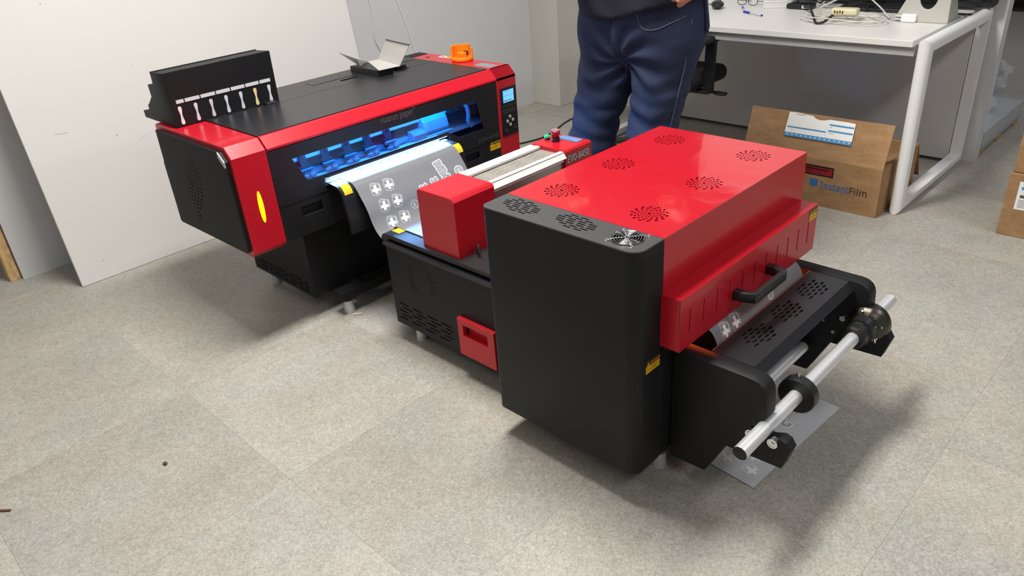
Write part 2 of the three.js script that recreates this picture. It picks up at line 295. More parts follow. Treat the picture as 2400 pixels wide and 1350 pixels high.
  part(car, 'carriage_shelf', plate([[-1.50, .548], [-1.462, .548], [-1.458, .570], [-1.478, .582], [-1.50, .582]], [], .062, [0, 0, -.541], 'side', .002), std({ color: lin(.22, .22, .24), roughness: .4 }));
  part(P, 'cable_chain', Array.from({ length: 7 }, (_, k) => box(-1.56, -1.476, .606, .632, -.684 - k * .0105, -.691 - k * .0105, .002)), M.plastic);
  part(P, 'cable_loop', tube([[-1.53, .625, -.735], [-1.50, .632, -.758], [-1.478, .618, -.776], [-1.472, .585, -.780], [-1.472, .550, -.776], [-1.470, .530, -.790]], .0095, 30, 8), std({ color: lin(.25, .26, .28), roughness: .5 }));
  part(P, 'blue_light_strip', box(-1.454, -1.442, .684, .689, -.70, .10), GLOW(0x0a86ff, 4));
  areaLight(0x0a86ff, 115, .80, .012, [-1.448, .6825, -.30], [-1.49, .50, -.30]);
  // curved heated apron in front of the slot
  const ap = smoothCurve([[FX - .03, .5215], [-1.40, .5210], [-1.378, .5185], [-1.358, .508], [-1.347, .488], [-1.338, .444], [-1.326, .395], [-1.322, .352]], 30);
  const apG = plate([...ap, ...ap.map(p => [p[0] - .012, p[1] - .004]).reverse()], [], .575, [0, 0, -.625], 'side');
  const apron = part(P, 'curved_apron', toCreasedNormals(apG, .6), M.black);
  for (const [z, n] of [[-.060, 0], [-.588, 1]]) part(apron, 'yellow_tape', ribbon(smoothCurve([[-1.372, .5185], [-1.360, .5105], [-1.351, .498], [-1.3475, .488]], 10).map(p => [p[0] + .0022, p[1] + .0018]), z, z - .034, 1), M.yellow, 'yellow tape tab');
  part(P, 'slot_lip', box(FX - .02, FX - .002, .5222, .5240, -.052, -.622, .0006), std({ color: lin(.62, .66, .68), roughness: .4 }), 'pale strip along the film slot');
  for (let k = 0; k < 9; k++) part(P, 'slot_clip', box(FX - .004, FX + .004, .5242, .5268, -.20 - k * .042, -.207 - k * .042), M.plastic);
  part(P, 'light_visor', box(FX - .004, FX + .0125, .5435, .5475, -.052, -.622, .001), M.satin);
  part(P, 'film_light_strip', box(FX + .001, FX + .010, .5412, .5433, -.06, -.61), GLOW(0xa8d0ff, 8));
  areaLight(0x7ab8ff, 1000, .54, .008, [FX + .0055, .5405, -.335], [FX + .05, .49, -.335]);
  // stand
  const sl = []; for (let r = 0; r < 4; r++) for (let k = 0; k < 4; k++) { const x0 = -1.92 + k * .108 + (r & 1) * .04; sl.push(slot(x0, Math.min(x0 + .085, -1.53), .098 + r * .012, .0045)); }
  const st = part(P, 'stand', [box(-1.935, -1.492, .082, .362, .044, -.80, .004), plate(rect(-1.937, -1.49, .082, .36), sl, .010, [0, 0, .045], 'side')], M.black);
  part(st, 'vent_backing', box(-1.93, -1.5, .088, .15, .0442, .0449), M.cavity);
  part(P, 'base_beam', box(-1.462, -1.412, .062, .100, -.006, -.80, .002), M.black);
  for (const z of [-.10, -.66]) part(P, 'beam_arm', box(-1.50, -1.45, .062, .098, z, z - .04), M.black);
  for (const [x, z] of [[-1.437, -.045], [-1.437, -.76], [-1.90, -.0], [-1.90, -.76]]) part(P, 'levelling_foot', [cyl([x, 0, z], [x, .050, z], .0215, .0180, 22), cyl([x, .052, z], [x, .085, z], .007, .007, 12)], M.foot);
  // ink reservoir block on the left of the lid
  const ip = [[-1.832, .737], [-1.827, .924], [-1.934, .917], [-1.936, .877], [-1.985, .870], [-1.982, .828], [-2.020, .80], [-2.038, .790], [-2.038, .772], [-2.098, .763], [-2.096, .738]];
  const ink = part(P, 'ink_reservoir', plate(ip, [], .405, [0, 0, -.15], 'side', .001), M.black, 'black ink reservoir block with seven level windows');
  part(ink, 'block_rim', box(-1.934, -1.925, .915, .920, -.15, .255), M.black);
  for (const z of [.18, .03]) part(ink, 'cover_screw', cyl([-1.852, .9215, z], [-1.852, .9235, z], .004, .004, 10), M.rubber);
  const lvl = [lin(.78, .70, .72), lin(.62, .62, .70), lin(.60, .57, .65), lin(.60, .62, .72), lin(.60, .61, .66), lin(.78, .60, .34), lin(.62, .63, .70)].map(c => std({ color: c, roughness: .4 }));
  const bone = [[0, -.0315]]; for (let k = 1; k < 6; k++) { const a = -Math.PI / 2 + k * Math.PI / 10; bone.push([.0064 * Math.cos(a), -.0251 + .0064 * Math.sin(a)]); } for (let k = 0; k <= 14; k++) { const y = -.0251 + k / 14 * .0502; bone.push([.0064 - .0032 * Math.pow(Math.cos(y / .0251 * Math.PI / 2), 2), y]); } for (let k = 1; k < 6; k++) { const a = k * Math.PI / 10; bone.push([.0064 * Math.cos(a), .0251 + .0064 * Math.sin(a)]); }
  const boneP = [...bone, ...bone.slice(1, -1).reverse().map(p => [-p[0], p[1]])];
  for (let k = 0; k < 7; k++) { const z = .228 - k * .0577; part(ink, 'ink_level_window', plate(boneP.map(p => [p[0] - z, p[1] + .775]), [], .0015, [-1.8308, 0, 0], 'front'), lvl[k]); }
  const cuts = [.237, .2055, .1475, .0895, .032, -.0255, -.083, -.131], sm = std({ color: lin(.62, .62, .65), roughness: .4 });
  for (let k = 0; k < 7; k++) part(ink, 'scale_strip', plate(rrect(-cuts[k] + .0022, -cuts[k + 1] - .0022, .8165, .8285, .001), [], .0015, [-1.8296, 0, 0], 'front'), sm);
  part(ink, 'spring_catch', [box(-1.835, -1.80, .737, .748, -.082, -.125, .004), box(-1.812, -1.79, .736, .741, -.075, -.13, .002)], M.plastic);

  // things lying on the lid
  const tray = thing('folded_bracket', 'light grey folded sheet metal bracket standing open on the printer lid', 'bracket', [-1.90, YT + .003, -.66]);
  const gm = std({ color: lin(.50, .485, .46), roughness: .55, metalness: .2 });
  const quad = (a, b, c, d, t) => { const A = V(...a), n = V(...b).sub(A).cross(V(...d).sub(A)).normalize().multiplyScalar(t), P = [a, b, c, d].map(p => V(...p)), Q = P.map(p => p.clone().add(n)), pos = [], f = (p, q, r, s) => { for (const v of [p, q, r, p, r, s]) pos.push(v.x, v.y, v.z); };
    f(Q[0], Q[1], Q[2], Q[3]); f(P[3], P[2], P[1], P[0]); for (let i = 0; i < 4; i++) { const j = (i + 1) % 4; f(P[i], P[j], Q[j], Q[i]); }
    const g = new THREE.BufferGeometry(); g.setAttribute('position', new THREE.Float32BufferAttribute(pos, 3)); g.computeVertexNormals(); return g; };
  part(tray, 'base_plate', quad([-1.976, .765, -.677], [-1.780, .765, -.589], [-1.766, .765, -.689], [-1.967, .765, -.728], .002), gm);
  part(tray, 'tall_flap', quad([-1.967, .765, -.728], [-1.766, .765, -.689], [-1.717, .855, -.718], [-1.915, .855, -.750], .002), gm);
  part(tray, 'flap_hem', quad([-1.915, .855, -.750], [-1.717, .855, -.718], [-1.719, .851, -.711], [-1.917, .851, -.743], .002), M.letterDim);
  part(tray, 'low_flap', quad([-1.976, .766, -.677], [-2.059, .812, -.593], [-1.900, .803, -.575], [-1.925, .766, -.600], .002), gm);
  for (let k = 0; k < 4; k++) part(tray, 'flap_slot', quad([-2.018 + k * .014, .7935 - k * .0005, -.610], [-2.012 + k * .014, .7935 - k * .0005, -.609], [-2.002 + k * .012, .783, -.630], [-2.008 + k * .012, .783, -.631], .003), M.letterDim);
  part(tray, 'foot_block', plate([[-1.985, .590], [-1.79, .590], [-1.80, .675], [-1.97, .675]], [], .026, [0, YT + .0035, 0], 'top', .001), M.plastic);
  const oh = thing('orange_holder', 'orange plastic holder ring on the red end of the printer', 'holder', [-1.705, YT, -.995]);
  const om = std({ color: lin(.85, .22, .008), roughness: .4 }), ox = -1.712, oz = -.990;
  part(oh, 'ring', new THREE.LatheGeometry([[.020, .0], [.046, 0], [.048, .004], [.048, .014], [.044, .018], [.040, .012], [.020, .010], [.020, 0]].map(p => new THREE.Vector2(...p)), 32).translate(ox, YT + .0005, oz), om);
  const wallArc = new THREE.ExtrudeGeometry((() => { const s = new THREE.Shape(); const a0 = 1.5, a1 = 3.9; s.absarc(0, 0, .047, a0, a1); s.absarc(0, 0, .040, a1, a0, true); return s; })(), { depth: .048, bevelEnabled: true, bevelSize: .0015, bevelThickness: .0015, bevelSegments: 2 });
  part(oh, 'guard_wall', place(wallArc, [ox, YT + .012, oz], ...ORI.top), om);
  part(oh, 'guard_post', cyl([ox + .036, YT + .01, oz - .024], [ox + .036, YT + .052, oz - .024], .0055, .005, 12), om);
  part(oh, 'clip_block', box(ox - .012, ox + .022, YT + .006, YT + .036, oz - .010, oz + .022, .004), om);
  part(oh, 'clip_slot', box(ox - .004, ox + .014, YT + .018, YT + .037, oz - .026, oz - .012, .002), std({ color: lin(.06, .008, .004), roughness: .5 }));
  const sk = canvasTex(128, 64, (x, w, h) => { x.fillStyle = '#efe2d6'; x.fillRect(0, 0, w, h); x.fillStyle = '#f0b23a'; x.fillRect(62, 0, 66, h); x.fillStyle = '#5b3fc4'; x.beginPath(); x.arc(34, 32, 18, 0, 7); x.fill(); x.fillStyle = '#3d3327'; x.fillRect(78, 22, 30, 18); });
  part(P, 'round_sticker', decal(.075, .030, [-1.872, YT + .0002, -.985], 'top', .0006), std({ map: sk, roughness: .5 }));
  part(P, 'logo_print', [box(-1.915, -1.911, YT, YT + .0008, -.948, -.966), box(-1.923, -1.905, YT, YT + .0008, -.953, -.957), place(new THREE.TorusGeometry(.006, .0009, 4, 12), [-1.912, YT + .0006, -.962], ...ORI.top)], M.plastic);
}
// ---------------------------------------------------------------- powder shaker and dryer
const FILM = { z0: -.130, z1: -.580 };
{
  const H = .71, W = .682, L = .474;
  const D = thing('film_dryer', 'low red and black film dryer with vented red top and take-up arms', 'dryer', [-.42, 0, -.35]);
  // protective foil on the red top gives it faint wrinkles
  const wr = noiseField(1024, [[4, 1], [9, .7], [17, .35]], 77), wr2 = noiseField(1024, [[3, 1, 7], [7, .6, 13]], 78);
  const wrink = dataTex(1024, i => { const v = cl(190 - 150 * Math.sqrt(Math.abs(wr[i]) * .8 + .01) + 60 * wr2[i]); return [v, v, v]; }, false, [1.7, 1.7]);
  const redTop = phy({ color: lin(.47, .010, .020), roughness: .2, ior: 1.45, clearcoat: .6, clearcoatRoughness: .06, bumpMap: wrink, bumpScale: .003 });
  const holes = [];
  for (const cx of [-.372, -.104]) for (const cz of [.094, .332, .580]) {
    holes.push(circ(cx, cz, .0048, 10));
    for (let r = 0; r < 5; r++) { const n = 14, rad = .0115 + r * .0076, hr = .0019 + r * .00058; for (let k = 0; k < n; k++) { const a = k * 2 * Math.PI / n + r * .30; holes.push(circ(cx + rad * Math.cos(a), cz + rad * Math.sin(a), hr, 6)); } }
  }
  const oven = part(D, 'oven_top', plate(rect(-L, 0, .001, W), holes, .003, [0, H - .003, 0], 'top'), redTop, 'glossy red top with six swirl vents');
  part(oven, 'vent_backing', box(-L + .01, -.01, H - .016, H - .014, -.02, -W + .02), M.cavity);
  part(D, 'oven_wall', [box(-.004, 0, .44, H - .003, -.001, -W), box(-L, -L + .004, .40, H - .003, -.001, -W), box(-L + .004, -.004, .40, H - .003, -W + .004, -W)], M.red);
  // black tower on the left
  const TD = .099, tp = rrect(-L, 0, -TD, 0, [.022, .032, 0, 0], 8);
  const tin = rrect(-L + .004, -.004, -TD + .004, -.004, [.02, .03, 0, 0], 6);
  const th = [];
  for (const cx of [-.385, -.212]) for (let r = 0; r < 7; r++) { const n = [2, 3, 4, 4, 4, 3, 2][r]; for (let k = 0; k < n; k++) { const x = cx + (k - (n - 1) / 2) * .0310 + (r - 3) * .004, z = -.013 - r * .0098; th.push(slot(x - .0120, x + .0120, z, .0048)); } }
  th.push(circ(-.064, -.046, .0365, 32));
  const tower = part(D, 'tower', [plate(tp, [], .588, [0, .097, 0], 'top', .0015), plate(tp, [tin], .023, [0, .684, 0], 'top')], M.black);
  part(tower, 'tower_top', plate(tp, th, .003, [0, H - .003, 0], 'top'), M.towerTop);
  part(tower, 'vent_backing', plate(tin, [], .001, [0, .688, 0], 'top'), M.cavity);
  const fx = -.064, fz = .046, fy = H;
  const fan = part(D, 'fan', [cyl([fx, .690, fz], [fx, .700, fz], .014, .014, 20), ...Array.from({ length: 7 }, (_, k) => { const g = box(.012, .034, .693, .6945, -.007, .007); g.rotateX(0); g.rotateY(k * Math.PI * 2 / 7); return g.translate(fx, 0, fz); })], M.plastic);
  for (let r = 0; r < 6; r++) part(fan, 'guard_ring', new THREE.TorusGeometry(.0075 + r * .0058, .00085, 6, 40).rotateX(Math.PI / 2).translate(fx, fy + .0035, fz), M.chrome);
  part(fan, 'guard_hub', cyl([fx, fy + .003, fz], [fx, fy + .0042, fz], .004, .004, 14), M.chrome);
  for (const a of [.75, 2.3, 3.9, 5.45]) { const c = Math.cos(a), s = Math.sin(a);
    part(fan, 'guard_wire', tube([[fx + c * .003, fy + .0045, fz + s * .003], [fx + c * .036, fy + .0042, fz + s * .036], [fx + c * .041, fy + .002, fz + s * .041], [fx + c * .047, fy + .002, fz + s * .047]], .0009, 14, 6), M.chrome);
    part(fan, 'guard_screw', [cyl([fx + c * .047, fy, fz + s * .047], [fx + c * .047, fy + .003, fz + s * .047], .0046, .0038, 10), new THREE.TorusGeometry(.0042, .0011, 5, 12).rotateX(Math.PI / 2).translate(fx + c * .047, fy + .0024, fz + s * .047)], M.chrome); }
  part(tower, 'warning_sticker', decal(.058, .034, [.0002, .384, .062], 'front'), warnMat);
  // lower housing
  part(D, 'lower_housing', [box(-L + .002, -.002, .095, .395, -.004, -W + .006, .003), box(-.03, 0, .395, .44, -.004, -.08), box(-.03, 0, .395, .44, -.62, -W + .006)], M.black);
  // red front cover with slots and the handle
  const cs = []; for (let k = 0; k < 11; k++) cs.push(slotV(.035 + k * .059, .473, .537, .0042));
  const cover = part(D, 'front_cover', [plate(rect(-.006, .674, .438, .575), cs, .0035, [.0485, 0, 0], 'front', .0006), box(.0, .050, .5725, .575, .005, -.673, .001), box(0, .050, .439, .574, .006, .0035), box(0, .050, .439, .574, -.6715, -.674), box(0, .048, .438, .4395, .005, -.674)], M.red, 'red slotted front cover');
  part(cover, 'slot_backing', box(.02, .021, .45, .565, 0, -.668), M.cavity);
  part(cover, 'warning_sticker', decal(.046, .036, [.0522, .5345, -.622], 'front'), warnMat);
  const hz0 = -.232, hz1 = -.404, hy = .487;
  const hprof = [[.052, hz0 + .008], [.075, hz0 + .008], [.106, hz0 - .006], [.109, hz0 - .014], [.109, hz1 + .014], [.106, hz1 + .006], [.075, hz1 - .008], [.052, hz1 - .008], [.052, hz1 + .012], [.070, hz1 + .012], [.093, hz1 + .021], [.093, hz0 - .021], [.070, hz0 - .012], [.052, hz0 - .012]];
  part(cover, 'handle', plate(hprof.map(p => [p[0], -p[1]]), [], .026, [0, hy - .013, 0], 'top', .003), M.plastic, 'black bow handle');
  // heater glow inside the exit slot
  part(D, 'heater_bar', cyl([-.09, .418, -.08], [-.09, .418, -.62], .006, .006, 10), GLOW(0xff4a10, 5));
  areaLight(0xff5a18, 45, .38, .016, [-.08, .418, -.35], [.06, .385, -.35]);
  // exit table and side boxes
  const arm = [[.002, .402], [.208, .402], [.222, .399], [.234, .391], [.242, .379], [.245, .365], [.248, .312], [.243, .300], [.232, .291], [.224, .280], [.222, .266], [.232, .262], [.262, .262], [.285, .272], [.300, .268], [.312, .250], [.296, .194], [.156, .186], [.104, .079], [.002, .074]];
  const upper = arm.slice(0, 10).concat([[.20, .27], [.156, .186], [.104, .079], [.002, .074]]);
  for (const [z0, z1] of [[-.095, -.05], [-.66, -.615]]) {
    const s = part(D, 'side_box', plate(upper, [], z1 - z0, [0, 0, z0], 'side', .0015), M.black);
    const ao = z0 > -.3 ? [z0 + .012, z1] : [z0, z1 - .012];
    part(s, 'cradle_arm', plate([[.15, .30], [.20, .292], [.222, .266], [.232, .262], [.262, .262], [.285, .272], [.300, .268], [.312, .250], [.296, .194], [.15, .186]], [], ao[1] - ao[0] - .0004, [0, 0, ao[0] + .0002], 'side', .001), M.black);
    const zf = z0 > -.3 ? z1 : z1, sg = 1;
    for (const [x, y] of [[.219, .259], [.273, .2605]]) part(s, 'cradle_bearing', [cyl([x, y, zf - .004], [x, y, zf + .010], .0125, .0125, 20), cyl([x, y, zf + .010], [x, y, zf + .0125], .004, .004, 12), place(new THREE.TorusGeometry(.0085, .0012, 6, 18), [x, y, zf + .010], [1, 0, 0], [0, 1, 0])], M.chrome);
  }
  for (const [x, y, r] of [[.170, .345, .006], [.120, .275, .0045], [.135, .262, .004], [.185, .285, .010], [.165, .235, .006], [.100, .240, .004]]) part(D, 'bolt_head', cyl([x, y, -.616], [x, y, -.608], r, r * .8, 12), M.steel);
  const tv = [];
  for (const cz of [.228, .372, .516]) for (let r = 0; r < 6; r++) for (let k = 0; k < 4; k++) { const x = .100 + r * .0115, z = cz + (k - 1.5) * .0255 + (r & 1 ? .0062 : -.0062); if ((r === 0 || r === 5) && (k === 0 || k === 3)) continue; tv.push(slotV(x, z - .0092, z + .0092, .0056)); }
  const table = part(D, 'exit_table', plate(rect(.078, .186, .097, .613), tv, .003, [0, .398, 0], 'top'), M.lidBlack, 'black vented exit table');
  part(table, 'table_lip', plate([[.185, .401], [.203, .379], [.2005, .377], [.184, .397]], [], .516, [0, 0, -.613], 'side'), M.lidBlack);
  part(table, 'vent_backing', box(.085, .18, .384, .386, -.10, -.61), M.cavity);
  part(table, 'slot_edge', box(.076, .079, .385, .4015, -.10, -.612), std({ color: lin(.36, .12, .05), roughness: .35, metalness: .6 }));  // orange heater glow painted into the edge colour
  part(D, 'lower_guide_roller', [cyl([.093, .165, -.10], [.093, .165, -.592], .0165, .0165, 24)], M.alu);
  part(D, 'roller_bushing', cyl([.093, .165, -.592], [.093, .165, -.612], .0195, .0195, 20), M.plastic);
  // shaker section behind the oven
  const B0 = -1.116, BZ = -.038, BR = -.70;
  const sv = [];
  for (let r = 0; r < 5; r++) for (let k = 0; k < 4; k++) { const x0 = -1.088 + k * .073 + (r & 1) * .022 - .004 * r; sv.push(slot(Math.max(x0, -1.092), Math.min(x0 + .052, -.812), .162 - r * .0145 - k * .001, .0052)); }
  for (let r = 0; r < 4; r++) for (let k = 0; k < 26; k++) { const a = k * 2 * Math.PI / 26 + r * .09, rad = .046 + r * .0075; sv.push(circ(-.945 + rad * Math.cos(a), .288 + rad * Math.sin(a) * 1.02, .0019 + .0007 * Math.sin(a * 2 + 1), 6)); }
  sv.push(rect(-.748, -.604, .105, .215));
  const body = part(D, 'shaker_body', [plate(rect(B0, -L, .076, .378), sv, .003, [0, 0, BZ - .003], 'side'), box(B0, -L, .076, .378, BZ - .012, BR, .002)], M.black);
  part(body, 'vent_backing', box(B0 + .01, -L, .082, .37, BZ - .0118, BZ - .0108), M.cavity);
  part(D, 'top_flange', box(B0 - .012, -L, .372, .380, BZ - .026, BZ + .004, .001), M.lidBlack); part(D, 'top_flange', box(B0 - .012, -L, .372, .380, BR, BR + .03, .001), M.lidBlack);
  const inlet = part(D, 'inlet_table', plate([...smoothCurve([[-1.128, .352], [-1.148, .362], [-1.154, .382], [-1.146, .399], [-1.120, .405], [-1.09, .406]], 14), [-L, .406], [-L, .392], [-1.11, .390], [-1.12, .352]], [], .612, [0, 0, -.664], 'side', .001), M.lidBlack);
  part(inlet, 'yellow_tape', box(-1.125, -1.085, .4066, .4074, -.078, -.108), M.yellow, 'yellow tape tab');
  // red powder box, control box, rails and hopper
  part(D, 'powder_box', plate([[-.943, .404], [-.772, .404], [-.772, .590], [-.778, .599], [-.79, .602], [-.934, .602], [-.943, .594]], [], .170, [0, 0, -.235], 'side', .003), M.red, 'plain red box beside the hopper');
  const cb = part(D, 'control_box', plate([[-.948, .404], [-.786, .404], [-.786, .594], [-.792, .600], [-.942, .600], [-.948, .594]], [], .140, [0, 0, -.728], 'side', .002), M.red, 'red control box with buttons and display');
  part(cb, 'model_lettering', lettering('EVO-B450', sans, .112, .026, .0012, [-.7862, .553, -.600], 'front'), std({ color: lin(.50, .50, .50), metalness: .3, roughness: .4 }));
  part(cb, 'lettering_outline', lettering('EVO-B450', sans, .112, .026, .0006, [-.7864, .553, -.600], 'front', .10), std({ color: lin(.02, .004, .005), roughness: .4 }));
  const gb = part(cb, 'start_button', [cyl([-.936 + .012, .600, -.652], [-.936 + .012, .608, -.652], .0105, .0105, 20)], M.plastic);
  part(gb, 'green_cap', [cyl([-.924, .608, -.652], [-.924, .613, -.652], .0108, .0108, 20), cyl([-.924, .613, -.652], [-.924, .6165, -.652], .009, .0082, 20)], std({ color: lin(.03, .42, .22), emissive: 0x0fae62, emissiveIntensity: .25, roughness: .4 }));
  const es = part(cb, 'emergency_stop', cyl([-.884, .600, -.652], [-.884, .614, -.652], .0145, .0145, 22), M.plastic);
  part(es, 'stop_cap', new THREE.LatheGeometry([[0, .041], [.010, .041], [.0145, .038], [.0165, .033], [.0165, .027], [.0125, .022], [.0125, .014], [0, .014]].map(p => new THREE.Vector2(...p)), 26).translate(-.884, .600, -.652), std({ color: lin(.24, .008, .012), roughness: .32 }));
  part(es, 'stop_ring', [new THREE.TorusGeometry(.0118, .0011, 5, 24).rotateX(Math.PI / 2).translate(-.884, .6405, -.652), cyl([-.884, .641, -.652], [-.884, .6418, -.652], .0028, .0028, 10)], std({ color: lin(.7, .66, .65), roughness: .5 }));
  part(cb, 'display', decal(.088, .032, [-.905, .6004, -.684], 'top', .0012), screenMat('#7fb0f0', '#2e4f86', .75), 'small blue lit display');
  part(cb, 'display_frame', box(-.910, -.812, .5998, .6008, -.680, -.720), std({ color: lin(.10, .11, .14), roughness: .3 }));
  for (const [x0, x1] of [[-.948, -.898], [-.812, -.792]]) {
    part(D, 'aluminium_rail', [box(x0, x1, .560, .590, -.235, -.588, .002), box(x0 + .002, x0 + (x1 - x0) * .46, .588, .5965, -.236, -.587, .003), ...(x1 - x0 > .03 ? [box(x0 + (x1 - x0) * .56, x1 - .001, .588, .598, -.236, -.587, .003)] : [box(x0 + .003, x1, .588, .597, -.236, -.587, .003)])], M.aluWhite);
  }
  part(D, 'rail_skirt', plate([[-.796, .596], [-.780, .576], [-.783, .574], [-.799, .594]], [], .352, [0, 0, -.5875], 'side'), M.aluWhite);
  const dustN = noiseField(512, [[6, 1], [20, 1], [70, .6]], 55);
  const dusty = std({ map: dataTex(512, (i, x, y) => { const v = cl(150 + 26 * dustN[i] - (dustN[i] < -.75 ? 40 : 0)); return [v, cl(v - 4), cl(v - 12)]; }, true, [4, 4]), roughness: .5, metalness: .25 });
  part(D, 'hopper_tray', [box(-.90, -.81, .583, .586, -.235, -.588), box(-.902, -.898, .575, .590, -.235, -.588), box(-.812, -.808, .575, .590, -.235, -.588)], dusty, 'dusty stainless hopper tray');
  part(D, 'hopper_front', box(-.802, -.798, .42, .578, -.235, -.588), M.brushed);
  part(D, 'hopper_rear', box(-.946, -.942, .42, .562, -.235, -.588), M.brushed);
  part(D, 'shaker_lever', tube([[-.758, .408, -.13], [-.752, .44, -.125], [-.735, .418, -.115]], .004, 10, 6), M.plastic);
  // red drawer on the side
  const pk = part(D, 'collection_drawer', plate([[-.768, .090], [-.604, .090], [-.604, .224], [-.768, .224]], [rrect(-.744, -.634, .164, .204, .002)], .016, [0, 0, BZ], 'side', .0015), M.redMatt, 'red drawer front with a cut grip');
  part(pk, 'grip_well', [box(-.746, -.632, .162, .206, BZ - .010, BZ - .008), box(-.742, -.636, .156, .163, BZ - .008, BZ + .006)], M.redMatt);
  for (const [x, z] of [[-1.056, -.088], [-1.056, -.64], [-.045, -.075], [-.045, -.62]]) part(D, 'levelling_foot', [cyl([x, 0, z], [x, .045, z], .0205, .0175, 22), cyl([x, .045, z], [x, .10, z], .008, .008, 12)], M.foot);

  // ---------------------------------------------------------------- the film
  const shield = (x, cx, cy, s, rot) => { x.save(); x.translate(cx, cy); x.rotate(rot); x.scale(s, s);
    x.strokeStyle = 'rgba(255,255,255,.75)'; x.lineWidth = 3; x.lineJoin = 'round';
    x.beginPath(); x.moveTo(-34, -44); x.lineTo(34, -38); x.lineTo(40, 20); x.lineTo(30, 52); x.lineTo(0, 62); x.lineTo(-32, 54); x.lineTo(-42, 18); x.closePath(); x.stroke();
    x.lineWidth = 2; x.beginPath(); x.arc(-4, -26, 17, 2.6, 6.8); x.stroke(); x.beginPath(); x.arc(-4, -26, 25, 2.8, 6.6); x.stroke();
    x.fillStyle = '#fff'; x.fillRect(-11, -20, 24, 66); x.fillRect(-32, 2, 66, 24); x.beginPath(); x.arc(1, -18, 13, 0, 7); x.fill();
    x.font = '11px sans-serif'; for (let k = 0; k < 5; k++) x.fillRect(38 + (k % 2) * 5, -34 + k * 13, 8, 8); x.restore(); };
  const cloud = (x, t, cx, cy, s, rot) => { x.save(); x.translate(cx, cy); x.rotate(rot); x.font = `bold ${s}px sans-serif`; x.lineJoin = 'round'; x.strokeStyle = '#fff'; x.lineWidth = s * .30; x.strokeText(t, 0, 0); x.strokeStyle = '#77787b'; x.lineWidth = s * .12; x.strokeText(t, 0, 0); x.fillStyle = '#b9babd'; x.fillText(t, 0, 0); x.restore(); };
  const filmBase = (x, w, h) => { x.fillStyle = '#848588'; x.fillRect(0, 0, w, h); };
  // canvas: width = across the film (0.45 m), height = along it (0.45 m); the top row is the leading end of uv v = 1
  const film1 = canvasTex(1024, 1024, (x, w, h) => { x.fillStyle = '#848588'; x.fillRect(0, 0, w, h);
    for (let r = 0; r < 3; r++) for (let c = 0; c < 2; c++) shield(x, 150 + c * 122 + r * 6, 322 + r * 148, 1.0, .15);
    x.strokeStyle = 'rgba(255,255,255,.7)'; x.lineWidth = 4; x.beginPath(); x.arc(415, 560, 34, 0, 7); x.stroke(); x.font = '44px sans-serif'; x.fillStyle = 'rgba(255,255,255,.7)'; x.fillText('S', 401, 576);
    cloud(x, '303', 520, 440, 84, 1.45); cloud(x, 'Co', 585, 640, 84, 1.45); cloud(x, 'Bibi', 740, 290, 92, 1.45); cloud(x, 'Cu', 905, 400, 84, 1.45); cloud(x, '3o', 640, 420, 80, 1.45); });
  const film2 = canvasTex(1024, 512, (x, w, h) => { filmBase(x, w, h); shield(x, 112, 196, .95, .1); shield(x, 225, 190, .95, .1); cloud(x, 'B', 600, 215, 74, .2); });
  const film3 = canvasTex(1024, 1024, (x, w, h) => { x.fillStyle = '#d2d3d6'; x.fillRect(0, 0, w, h); for (let r = 0; r < 2; r++) shield(x, 120, 520 + r * 170, 1, .2); shield(x, 240, 640, 1, .2); cloud(x, 'VA', 560, 470, 84, .1); cloud(x, '303', 440, 560, 84, .1); cloud(x, 'Bo', 330, 640, 84, .1); cloud(x, 'C', 610, 640, 84, .1); });  // same film, base lightened: brightness painted in where it lies in shadow
  const fm = t => phy({ map: t, roughness: .42, transmission: .15, thickness: 0, ior: 1.45, side: THREE.DoubleSide });
  const F = thing('printed_film', 'translucent grey film with white prints running from printer through dryer', 'film', [-.6, 0, -.355]);
  const p1 = smoothCurve([[-1.455, .5245], [-1.40, .5233], [-1.376, .5208], [-1.354, .5115], [-1.338, .494], [-1.324, .474], [-1.308, .452], [-1.291, .422], [-1.277, .386], [-1.257, .355], [-1.231, .337], [-1.206, .333], [-1.182, .346], [-1.166, .372], [-1.1575, .390], [-1.1485, .4025], [-1.135, .4085], [-1.110, .4095], [-.99, .4095], [-.95, .4095]], 110);
  part(F, 'film_section', ribbon(p1, FILM.z0 + .024, FILM.z1 - .012, -1 / .45, 1, 8), fm(film1));
  const p2 = smoothCurve([[-.012, .428], [.012, .436], [.034, .4365], [.052, .430], [.064, .416], [.0715, .400], [.0735, .385], [.0735, .350], [.074, .190], [.0765, .165], [.081, .152]], 50);
  part(F, 'film_section', ribbon(p2, FILM.z0, FILM.z1, -1 / .225, 1, 6), fm(film2));
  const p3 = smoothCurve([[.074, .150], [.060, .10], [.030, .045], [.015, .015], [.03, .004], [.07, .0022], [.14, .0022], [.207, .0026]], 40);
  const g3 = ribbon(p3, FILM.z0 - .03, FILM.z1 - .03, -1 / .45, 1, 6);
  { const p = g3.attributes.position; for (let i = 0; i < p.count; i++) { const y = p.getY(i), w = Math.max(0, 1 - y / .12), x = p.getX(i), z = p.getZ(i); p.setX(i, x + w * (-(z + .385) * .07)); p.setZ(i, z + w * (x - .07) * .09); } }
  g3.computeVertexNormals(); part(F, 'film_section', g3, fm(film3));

  // ---------------------------------------------------------------- take-up shaft in its bearings
  const S = thing('take_up_shaft', 'bright aluminium take-up shaft with black clamp collars lying in the dryer arms', 'shaft', [.248, .268, -.36]);
  const sx = .2475, sy = .2865, z0 = .062, z1 = -.785, sr = .0175;
  const tubeM = part(S, 'tube', cyl([sx, sy, z0], [sx, sy, z1], sr, sr, 32, true), M.alu);
  part(tubeM, 'end_plug', cyl([sx, sy, z0 - .012], [sx, sy, z0 - .002], sr * .97, sr * .97, 28), M.rubber);
